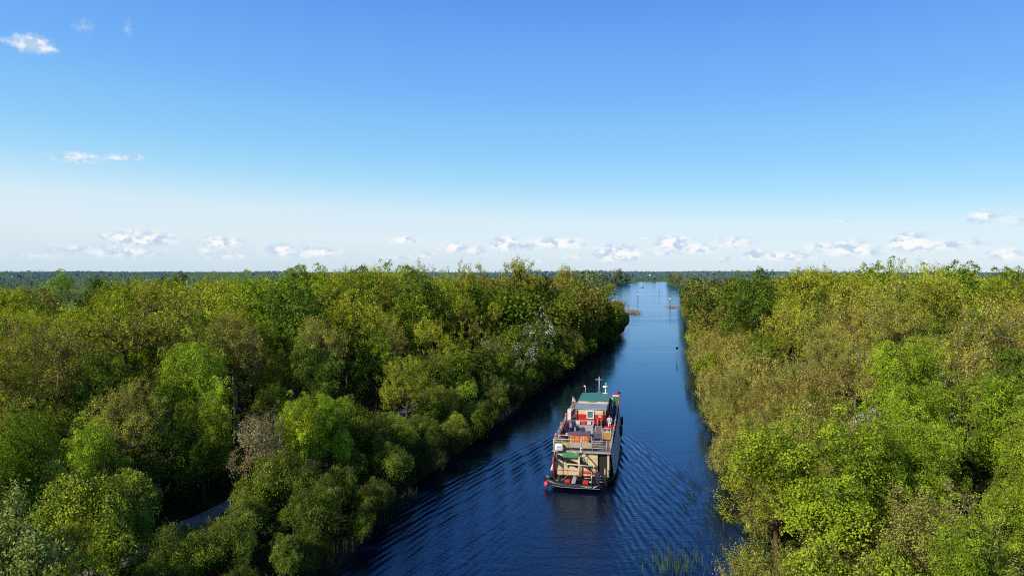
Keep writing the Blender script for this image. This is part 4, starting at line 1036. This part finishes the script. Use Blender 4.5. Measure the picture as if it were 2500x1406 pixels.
m_=MB(); m_.box((1.62,-.5,.9),(.16,.1,.12)); m_.build('stern_cleat',WHITE,t)
m_=MB()
rg2=np.random.default_rng(4)
for i in range(11):                       # too small to read in the photograph: short white letter strokes
    x=.78+i*.095
    m_.box((x,-.885,.50),(.05,.015,.10)) if i%3 else m_.box((x,-.885,.52),(.07,.015,.045))
m_.build('lettering',WHITE,t)
m_=MB(); rr=[]
for i in range(9):
    a=i/8; rr.append([(1.95+.42*a,-.875-.03*math.sin(a*PI),.40+.26*a**.6-.03),(1.95+.42*a,-.87-.03*math.sin(a*PI),.40+.26*a**.6+.05*(1-a))])
m_.grid(rr); m_.build('white_flash',WHITE,t)
m_=MB(); m_.tube([(-2.2,-.80,.42),(-1.2,-.93,.36),(.2,-.93,.34),(2.6,-.9,.36)],.022); m_.build('rubbing_line',GREYP,t)
m_=MB(); m_.box((-1.75,-.45,.86),(.22,.1,.06)); m_.box((-2.75,-.12,1.12),(.35,.3,.05),0,0,.4); m_.build('bow_pad',GREYP,t)
m_=MB(); m_.tube([(-1.35,.1,.7),(-.6,.3,1.35)],.02); m_.tube([(-1.75,.3,.7),(-1.35,.8,1.9)],.015); m_.build('painter_rope',ROPE,t)
# buoys and fenders
b=bthing('buoy',-3.42,-2.15,.42,'round pink red ball buoy hanging under the dinghy bow','buoy')
m_=MB(); m_.lathe([(.03,-.29),(.14,-.26),(.24,-.15),(.28,0),(.25,.14),(.16,.25),(.06,.31),(.05,.36)],16); m_.build('ball',PINK,b,True); m_=MB(); m_.tube([(0,0,.34),(.12,.2,.6)],.012); m_.build('line',ROPE,b)
def fender(x,y,z,label,mat,group=None,L=.75,r=.13):
    f=bthing('fender',x,y,z,label,'fender',group); a=MB(); a.lathe([(.03,-L/2-.06),(r*.7,-L/2),(r,-L/2+.1),(r,L/2-.1),(r*.7,L/2),(.04,L/2+.08)],12); a.build('body',mat,f,True)
    a=MB(); a.tube([(0,0,L/2),(0,0,L/2+.55)],.012); a.build('line',ROPE,f); return f
fender(-2.86,-.75,2.35,'pinkish red fender at the top of the left stern corner',PINK)
fender(-2.86,-.62,1.5,'dark red fender below the pinkish one at the left stern corner',DKRED,L=.95)
def tyre(x,y,z,label,r=.42):
    f=bthing('tyre_fender',x,y,z,label,'tyre fender'); a=MB(); a.torus(r,.17,(0,0,0),Matrix.Rotation(PI/2,4,'Y'),20,8); a.build('tyre',RUB,f,True)
    a=MB(); a.tube([(-.1,0,r),(-.12,0,r+1.0)],.015); a.build('line',ROPE,f)
tyre(3.5,21.0,2.2,'forward black tyre fender on the right side of the barge'); tyre(3.55,16.2,2.0,'aft and larger black tyre fender on the right side of the barge',.55)
rope=bthing('coiled_rope',2.75,.75,2.6,'pale tangled ropes hanging at the right stern corner','rope')
m_=MB()
for i in range(5): 
    q=[(.1*math.sin(i*2.1+j*.7),-.4-.12*i+.05*j,.6-1.6*j/7+.1*math.sin(i+j)) for j in range(8)]; m_.tube(q,.025,5)
m_.torus(.22,.03,(.0,-.75,-1.2)); m_.build('rope',ROPE,rope,True)
def lifebuoy(x,y,z,label):
    l=bthing('lifebuoy',x,y,z,label,'lifebuoy'); MR=Matrix.Rotation(PI/2,4,'Y'); 
    a=MB(); a.torus(.31,.085,(0,0,0),MR,24,8); a.build('ring',RED,l,True)
    a=MB()
    for k in range(4): a.torus(.31,.09,(0,0,0),MR,4,8,k*PI/2+.2,k*PI/2+.55)
    a.build('white_bands',WHITE,l,True)
lifebuoy(3.08,7.3,4.35,'red lifebuoy with white bands on right rail beside the tan cabinet'); lifebuoy(3.08,9.6,4.35,'red lifebuoy with white bands on right rail beside the man in pale blue')
lifebuoy(-3.0,1.9,4.3,'red lifebuoy with white bands nearest the stern on the left rail'); lifebuoy(-3.0,7.2,4.35,'red lifebuoy with white bands further forward on the left rail'); lifebuoy(-3.0,12.2,4.35,'orange red lifebuoy on the left rail abreast of the deck house')
lc=bthing('liferaft_case',-2.28,-1.0,3.98,'white rounded case with a grey emblem on the left stern corner','liferaft case')
m_=MB(); m_.box((0,0,0),(.92,.5,.72),0,0,0,.88); m_.build('case',WHITE,lc,bevel=.16)
m_=MB(); m_.box((0,-.262,.05),(.42,.02,.16)); m_.box((0,-.27,-.12),(.62,.02,.03)); m_.build('emblem',GREYP,lc); m_=MB(); m_.tube([(-.2,-.1,-.36),(-.2,-.12,-.6)],.02); m_.tube([(.2,.0,-.36),(.2,.1,-.45)],.02); m_.build('bracket',CREAM,lc)
# deck furniture
ob=bthing('deck_box',-.45,2.2,3.59,'orange canvas sided deck box with a flat grey lid and red rim','deck box')
m_=MB(); m_.box((0,0,.5),(2.0,.75,1.0)); m_.build('canvas_side',ORANGE,ob); m_=MB(); m_.box((0,.05,1.13),(2.25,1.1,.06)); m_.build('lid',DECKM,ob,bevel=.02); m_=MB(); m_.box((0,-.52,1.07),(2.35,.06,.12)); m_.box((-1.35,-.4,1.05),(.9,.05,.08)); m_.build('rim',DKRED,ob)
m_=MB(); m_.box((-.5,-.385,.5),(.06,.02,.9)); m_.box((.02,-.385,.45),(.05,.02,.9)); m_.build('strap',DKRED,ob); m_=MB(); m_.tube([(-.85,-.44,0),(-.85,-.44,1.05)],.045); m_.tube([(.78,-.44,0),(.78,-.44,1.05)],.03); m_.build('corner_post',CREAM,ob)
sf=bthing('sofa',-.75,8.3,3.59,'curved grey wicker corner sofa with pale cushions behind the deck house','sofa')
arc=[(1.25,1.7),(.3,1.72),(-.5,1.65),(-1.0,1.4),(-1.3,.9),(-1.35,.2),(-1.2,-.5)]
m_=MB()
for i in range(len(arc)-1):
    a_,b_=Vector(arc[i]),Vector(arc[i+1]); c_=(a_+b_)/2; v_=b_-a_
    m_.box((c_.x,c_.y,.45),(v_.length+.1,.16,.9),math.atan2(v_.y,v_.x))
m_.build('backrest',WICK,sf); m_=MB(); inn=[(x*.78,y*.78) for x,y in arc]
for i in range(len(inn)-1):
    a_,b_=Vector(inn[i]),Vector(inn[i+1]); c_=(a_+b_)/2; v_=b_-a_
    m_.box((c_.x,c_.y,.2+.002*i),(v_.length+.25,.55,.4),math.atan2(v_.y,v_.x))
m_.build('seat',WICK,sf)
for (x,y,mt) in ((-.55,1.42,CUSH),(.15,1.45,RED),(.75,1.45,CUSH)):
    m_=MB(); m_.box((x,y,.62),(.5,.16,.42),0,-.2); m_.build('cushion',mt,sf,bevel=.05)
tb=bthing('low_table',.15,7.1,3.59,'small pale square table between the sofa and the wicker armchair','table')
m_=MB(); m_.box((0,0,.45),(.62,.62,.06)); m_.build('table_top',CUSH,tb)
for sx in (-1,1):
    for sy in (-1,1): m_=MB(); m_.box((sx*.26,sy*.26,.21),(.05,.05,.42)); m_.build('leg',WICK,tb)
ac=bthing('armchair',1.3,7.0,3.59,'brown wicker armchair with a pale rim, its back to the stern','armchair')
m_=MB(); m_.box((0,-.3,.52),(.66,.1,.95)); m_.build('backrest',WICKB,ac,bevel=.04); m_=MB(); m_.box((0,.05,.22),(.66,.62,.44)); m_.build('seat',WICKB,ac)
for s in (-1,1): m_=MB(); m_.box((s*.37,.05,.33),(.1,.7,.62)); m_.build('armrest',WICK,ac)
m_=MB(); m_.tube([(-.36,-.33,.1),(-.36,-.33,1.0),(.36,-.33,1.0),(.36,-.33,.1)],.04); m_.build('rim',CUSH,ac,True)
def chair(x,y,rz,label,mat):
    c=bthing('deck_chair',x,y,3.59,label,'deck chair',rz=rz); a=MB(); a.box((0,0,.42),(.5,.5,.06)); a.build('seat',mat,c); a=MB(); a.box((0,.25,.72),(.5,.05,.6),0,-.15); a.build('backrest',mat,c)
    for sx in (-1,1):
        for sy in (-1,1): a=MB(); a.box((sx*.22,sy*.22,.2),(.04,.04,.4)); a.build('leg',BLACK,c)
chair(-2.2,4.2,1.2,'black deck chair nearest the left rail',BLACK); chair(-1.5,5.0,.3,'black deck chair between the sofa and the orange box',BLACK); chair(-.5,5.4,-.4,'dark deck chair in front of the small pale table',NAVY)
wb=bthing('side_crate',-1.85,2.7,3.59,'small black crate carrying a white bundle, left of the orange box','crate'); m_=MB(); m_.box((0,0,.35),(.5,.5,.7)); m_.build('crate',BLACK,wb); m_=MB(); m_.lathe([(.05,-.02),(.2,.02),(.24,.12),(.15,.24),(.03,.28)],10,(0,0,.7)); m_.build('bundle',WHITE,wb,True)
gc=bthing('green_locker',-2.2,.6,3.59,'dark green low locker behind the left stern rail','locker'); m_=MB(); m_.box((0,0,.3),(1.1,.55,.6)); m_.build('body',GREEN,gc); m_=MB(); m_.box((0,0,.64),(1.16,.6,.06)); m_.build('lid',DKRED,gc)
um=bthing('folded_parasol',.85,3.3,3.59,'folded grey parasol standing beside the orange box','parasol'); m_=MB(); m_.tube([(0,0,0),(0,0,2.1)],.025); m_.build('pole',STEEL,um)
m_=MB(); m_.lathe([(.05,.45),(.19,.55),(.2,.8),(.16,1.3),(.11,1.75),(.03,2.05)],9); m_.build('canopy',WICK,um); m_=MB(); m_.lathe([(.26,0),(.26,.06),(.06,.1)],12); m_.build('base',BLACK,um)
cb=bthing('tan_cabinet',2.35,4.4,3.59,'tan panelled cabinet in a cream frame on a red base by the right rail','cabinet')
m_=MB(); m_.box((0,0,.5),(.72,.5,.72)); m_.build('panel',TAN,cb); m_=MB(); m_.box((0,0,.07),(.8,.58,.14)); m_.build('base',DKRED,cb)
m_=MB()
for sx in (-1,1):
    for sy in (-1,1): m_.tube([(sx*.42,sy*.3+.1,.0),(sx*.42,sy*.3+.1,1.2)],.045)
m_.tube([(-.42,.4,1.2),(.42,.4,1.2)],.04); m_.tube([(-.42,-.2,1.2),(-.42,.4,1.2)],.04); m_.tube([(.42,-.2,1.2),(.42,.4,1.2)],.04); m_.tube([(0,.4,0),(0,.4,1.2)],.03)
m_.build('frame',CREAM,cb,True)
m_=MB(); m_.box((0,0,.92),(.6,.4,.1)); m_.build('counter',CUSH,cb)
wx=bthing('white_locker',-2.75,14.2,3.59,'white box standing against the left rail beside the deck house','locker'); m_=MB(); m_.box((0,0,.6),(.45,1.0,1.2)); m_.build('body',WHITE,wx,bevel=.05); m_=MB(); m_.box((0,0,1.23),(.5,1.05,.06)); m_.build('lid',WHITE,wx)
st_=bthing('folded_chairs',1.2,10.3,3.59,'dark folded chairs leaning in a stack against the deck house','folded chairs')
for k in range(5):
    a=MB(); a.box((-.45+k*.21,0,.5),(.07,.55,1.0),0,.12); a.build('chair_frame',WICK if k%2 else BLACK,st_)
gpn=bthing('gangway',-2.5,17.5,3.59,'brown timber gangway stowed along the left side deck','gangway'); m_=MB(); m_.box((0,0,.55),(.1,6.0,.5)); m_.build('flat_panel',BRWN,gpn); m_=MB(); m_.tube([(0,-3,.9),(0,3,.9)],.04); m_.build('handrail',ROPE,gpn)
bg_=bthing('red_bag',2.7,17.4,3.59,'dark red bag against the right rail behind the two passengers','bag'); m_=MB(); m_.box((0,0,.25),(.35,.5,.5)); m_.build('bag',DKRED,bg_,bevel=.08); m_=MB(); m_.torus(.12,.02,(0,0,.5),Matrix.Rotation(PI/2,4,'X'),12,6,0,PI); m_.build('handle',BLACK,bg_)

# people
def skin_obj(name,nodes,edges,mat,parent,root=0,sub=1):
    bm=bmesh.new(); ly=bm.verts.layers.skin.verify(); vs=[]
    for i,(p,r) in enumerate(nodes):
        v=bm.verts.new(p); v[ly].radius=(r,r) if not isinstance(r,tuple) else r; v[ly].use_root=(i==root); vs.append(v)
    for a,b in edges: bm.edges.new((vs[a],vs[b]))
    me=bpy.data.meshes.new(name); bm.to_mesh(me); bm.free(); me.materials.append(mat)
    o=link(name,me,parent); s=o.modifiers.new('skin','SKIN'); s.use_smooth_shade=True
    if sub: u=o.modifiers.new('sub','SUBSURF'); u.levels=sub; u.render_levels=sub
    return o
def person(x,y,rz,label,shirt,trouser,hair=HAIR,lean=0.0,arms='down',step=.12,long_hair=False):
    root=bthing('person',x,y,3.59,label,'person',rz=rz)
    def L(p):                                   # bend the trunk forward about the hips
        c,s=math.cos(lean),math.sin(lean); q=Vector(p)-Vector((0,0,.92)); return Vector((q.x,q.y*c+q.z*s,-q.y*s+q.z*c))+Vector((0,0,.92))
    N=[];E=[]
    def add(p,r,par=None): 
        N.append((tuple(p),r)); i=len(N)-1
        if par is not None: E.append((par,i))
        return i
    pel=add((0,0,.92),(.15,.11)); waist=add(L((0,0,1.08)),(.13,.095),pel); chest=add(L((0,.01,1.32)),(.16,.11),waist); neck=add(L((0,.01,1.47)),.055,chest)
    chin=add(L((0,.03,1.56)),.075,neck); head=add(L((0,.02,1.65)),(.078,.098),chin); crown=add(L((0,.01,1.74)),.055,head); add(L((0,.135,1.62)),.014,chin)
    hands=[];elb=[];sho=[]
    for s in (-1,1):
        sh=add(L((s*.19,.0,1.40)),.06,chest)
        if arms=='down': e_=L((s*.27,-.02,1.13)); w_=L((s*.27,.10,.90)); f_=Vector((0,.25,-1))
        elif arms=='rail': e_=L((s*.26,.2,1.2)); w_=L((s*.16,.42,1.10)); f_=Vector((0,1,-.2))
        else: e_=L((s*.25,.12,1.15)); w_=L((s*.08,.26,1.2)); f_=Vector((-s*.5,.5,.2))
        el=add(e_,.043,sh); wr=add(w_,.032,el); f_.normalize(); pm=add(Vector(w_)+f_*.09,(.038,.02),wr)
        side=Vector((1,0,0))
        for k,(o,ln) in enumerate(((-.03,.075),(-.01,.09),(.01,.085),(.03,.065))):
            a=add(Vector(w_)+f_*(.09+ln*.6)+side*o*1.1,.010,pm); add(Vector(w_)+f_*(.09+ln)+side*o*1.1+Vector((0,.02,-.015)),.008,a)
        add(Vector(w_)+f_*.06+side*(-s*.055),.011,wr)
        hands.append(w_);elb.append(e_);sho.append(L((s*.19,.0,1.40)))
    feet=[]
    for k,s in enumerate((-1,1)):
        dy=step*s; hp=add((s*.095,0,.86),.095,pel); kn=add((s*.10,dy*.5+.03,.49),.062,hp); an=add((s*.10,dy,.09),.045,kn); add((s*.11,dy+.15,.04),.04,an); feet.append(((s*.095,0,.86),(s*.10,dy*.5+.03,.49),(s*.10,dy,.1)))
    skin_obj('body',N,E,SKIN,root)
    N2=[((0,0,.90),(.165,.125)),(tuple(L((0,0,1.08))),(.15,.112)),(tuple(L((0,.01,1.32))),(.178,.128)),(tuple(L((0,.01,1.44))),.085)]; E2=[(0,1),(1,2),(2,3)]
    for k in range(2):
        b=len(N2); N2+=[(tuple(sho[k]),.078),(tuple(elb[k]),.06),(tuple(Vector(elb[k]).lerp(Vector(hands[k]),.75)),.046)]; E2+=[(2,b),(b,b+1),(b+1,b+2)]
    skin_obj('shirt',N2,E2,shirt,root)
    N3=[((0,0,.93),(.165,.125))];E3=[]
    for k in range(2):
        b=len(N3); N3+=[(feet[k][0],.112),(feet[k][1],.08),(feet[k][2],.066)]; E3+=[(0,b),(b,b+1),(b+1,b+2)]
    skin_obj('trousers',N3,E3,trouser,root)
    hN=[(tuple(L((0,-.02,1.66))),(.09,.10)),(tuple(L((0,-.01,1.75))),.07)];hE=[(0,1)]
    if long_hair: hN+=[(tuple(L((0,-.08,1.52))),(.10,.05)),(tuple(L((0,-.10,1.36))),(.09,.04))]; hE+=[(0,2),(2,3)]
    skin_obj('hair',hN,hE,hair,root)
    sh_=MB()
    for k,s in enumerate((-1,1)): sh_.box((s*.105,step*s+.07,.045),(.1,.27,.09))
    sh_.build('shoes',BLACK if trouser is not WHITE else CUSH,root,bevel=.02)
SH_BLUE=paint('pale_blue_cotton',(.52,.58,.72),.9,.06,8); SH_WHITE=paint('white_cotton',(.74,.72,.72),.9,.05,8); LILAC=paint('lilac_cotton',(.36,.32,.44),.9,.08,8); BLK_C=paint('black_cloth',(.014,.014,.018),.9,.2,8); GREY_C=paint('grey_cotton',(.45,.45,.50),.9,.08,8); PALE_T=paint('pale_trousers',(.68,.62,.60),.9,.05,8)
person(2.42,9.2,.12,'man in pale blue shirt and whitish trousers standing by the right rail',SH_BLUE,PALE_T,step=.14)
person(2.0,20.6,-.5,'dark haired passenger all in black standing beside the wheelhouse',BLK_C,BLK_C,long_hair=True,arms='front')
person(2.62,19.4,.7,'passenger in grey top and black trousers standing at the right rail',GREY_C,BLK_C,arms='rail',lean=.12)
person(-2.66,20.9,1.2,'passenger in white top and lilac trousers bending over the left rail',SH_WHITE,LILAC,hair=CUSH,lean=.55,arms='rail')

# ------------------------------------------------------------------ river and far furniture
def channel_post(px,py,h,label,topmark,r=.22):
    p=at_z(px,py,0); o=empty('channel_marker',p,0,label,'channel marker'); a=MB(); a.lathe([(r,-1.2),(r,h*.8),(r*.8,h)],8); a.build('post',STEELD,o,True)
    if topmark: a=MB(); a.box((0,0,h*.86),(r*3.2,r*3.2,r*4)); a.build('top_mark',topmark,o); a=MB(); a.lathe([(r*1.1,0),(r*1.1,r*2.5),(.03,r*3.5)],8,(0,0,h)); a.build('lamp',BLACK,o)
STEELD=paint('grey_painted_steel',(.12,.14,.16),.6,.2,2)
channel_post(1557.5,735,6.2,'left channel post of the three out in the lake',WHITE,.26); channel_post(1609,719,5.6,'farthest and thinnest channel post, in the middle of the lake',None,.24); channel_post(1636,752,6.6,'nearest tall channel post with a white top mark, beside the right bank',WHITE,.24)
p=at_z(1652.5,874,0); o=empty('channel_marker',p,0,'post with a round black disc standing just off the right bank','channel marker'); a=MB(); a.lathe([(.07,-1.0),(.07,2.7)],8); a.build('post',STEELD,o); a=MB(); a.lathe([(.33,-.03),(.36,0),(.33,.03)],20,(0,0,0),Matrix.Rotation(PI/2,4,'X')); a.v=[(x,y-.1,z+2.55) for x,y,z in a.v]; a.build('disc',BLACK,o)
def small_boat(px,py,label,sail):
    p=at_z(px,py,0); o=empty('sailing_boat' if sail else 'motor_boat',p,.6,label,'boat'); a=MB(); rw=[]
    for (x,w_,z) in ((-3,.9,.9),(0,1.2,.9),(2.2,.8,1.05),(3.6,.05,1.25)): rw.append([(x,-w_,z),(x,-w_*.7,.0),(x,w_*.7,.0),(x,w_,z)])
    a.grid(rw); a.box((-.3,0,.9),(5,1.7,.06)); a.build('hull',WHITE,o)
    if sail:
        a=MB(); a.tube([(0,0,.9),(0,0,8.2)],.06); a.build('mast',STEEL,o); a=MB(); a.add([(.1,0,1.6),(-3,.3,1.6),(.05,0,8.0),(.12,.05,1.6),(-3,.35,1.6),(.07,.05,8.0)],[(0,1,2),(3,5,4)]); a.build('sail',WHITE,o)
    else: a=MB(); a.box((0,0,1.5),(2.6,1.6,1.2),0,0,0,.8); a.build('cabin',WHITE,o,bevel=.1)
small_boat(1470,701.5,'tiny white sailing boat close to the far left lake shore',True); small_boat(1567,702,'tiny white motor boat in the middle of the lake',False)
def house(p,rz,w,l,h,label):
    o=empty('house',p,rz,label,'house'); a=MB(); a.box((0,0,h/2),(w,l,h)); a.add([(-w/2,-l/2,h),(w/2,-l/2,h),(0,-l/2,h+w*.42),(-w/2,l/2,h),(w/2,l/2,h),(0,l/2,h+w*.42)],[(0,1,2),(4,3,5)]); a.build('wall',WHITE,o)
    a=MB()
    for s in (-1,1): a.add([(s*(w/2+.4),-l/2-.3,h-.25),(0,-l/2-.3,h+w*.42+.12),(0,l/2+.3,h+w*.42+.12),(s*(w/2+.4),l/2+.3,h-.25)],[(0,1,2,3)])
    r=a.build('roof',GREYROOF,o); a=MB(); a.box((0,l*.3,h+w*.5),(.8,.8,1.6)); a.build('chimney',WHITE,r)
    for k in (-1,1): a=MB(); a.box((k*w*.22,-l/2-.03,h*.55),(1.0,.06,1.3)); a.build('window',GLASS,o)
house(Vector((P_(456,462),462,.9+7)),.5,6.5,9,4.2,'white gabled house half hidden behind trees on the left')
pp_=at_d(1587,671,2600); house(Vector((pp_.x,2600,pp_.z-3)),.8,5,7,3.2,'tiny white house in the woods beyond the lake')
d=rg.uniform(100,112,500); X=left_x(d)+rg.uniform(-.7,.5,500); reeds('reed_bed','pale dead stalks on the left water edge level with the wheelhouse',np.stack([X,d],1),(.30,.24,.17),.8,.5,.03,11)
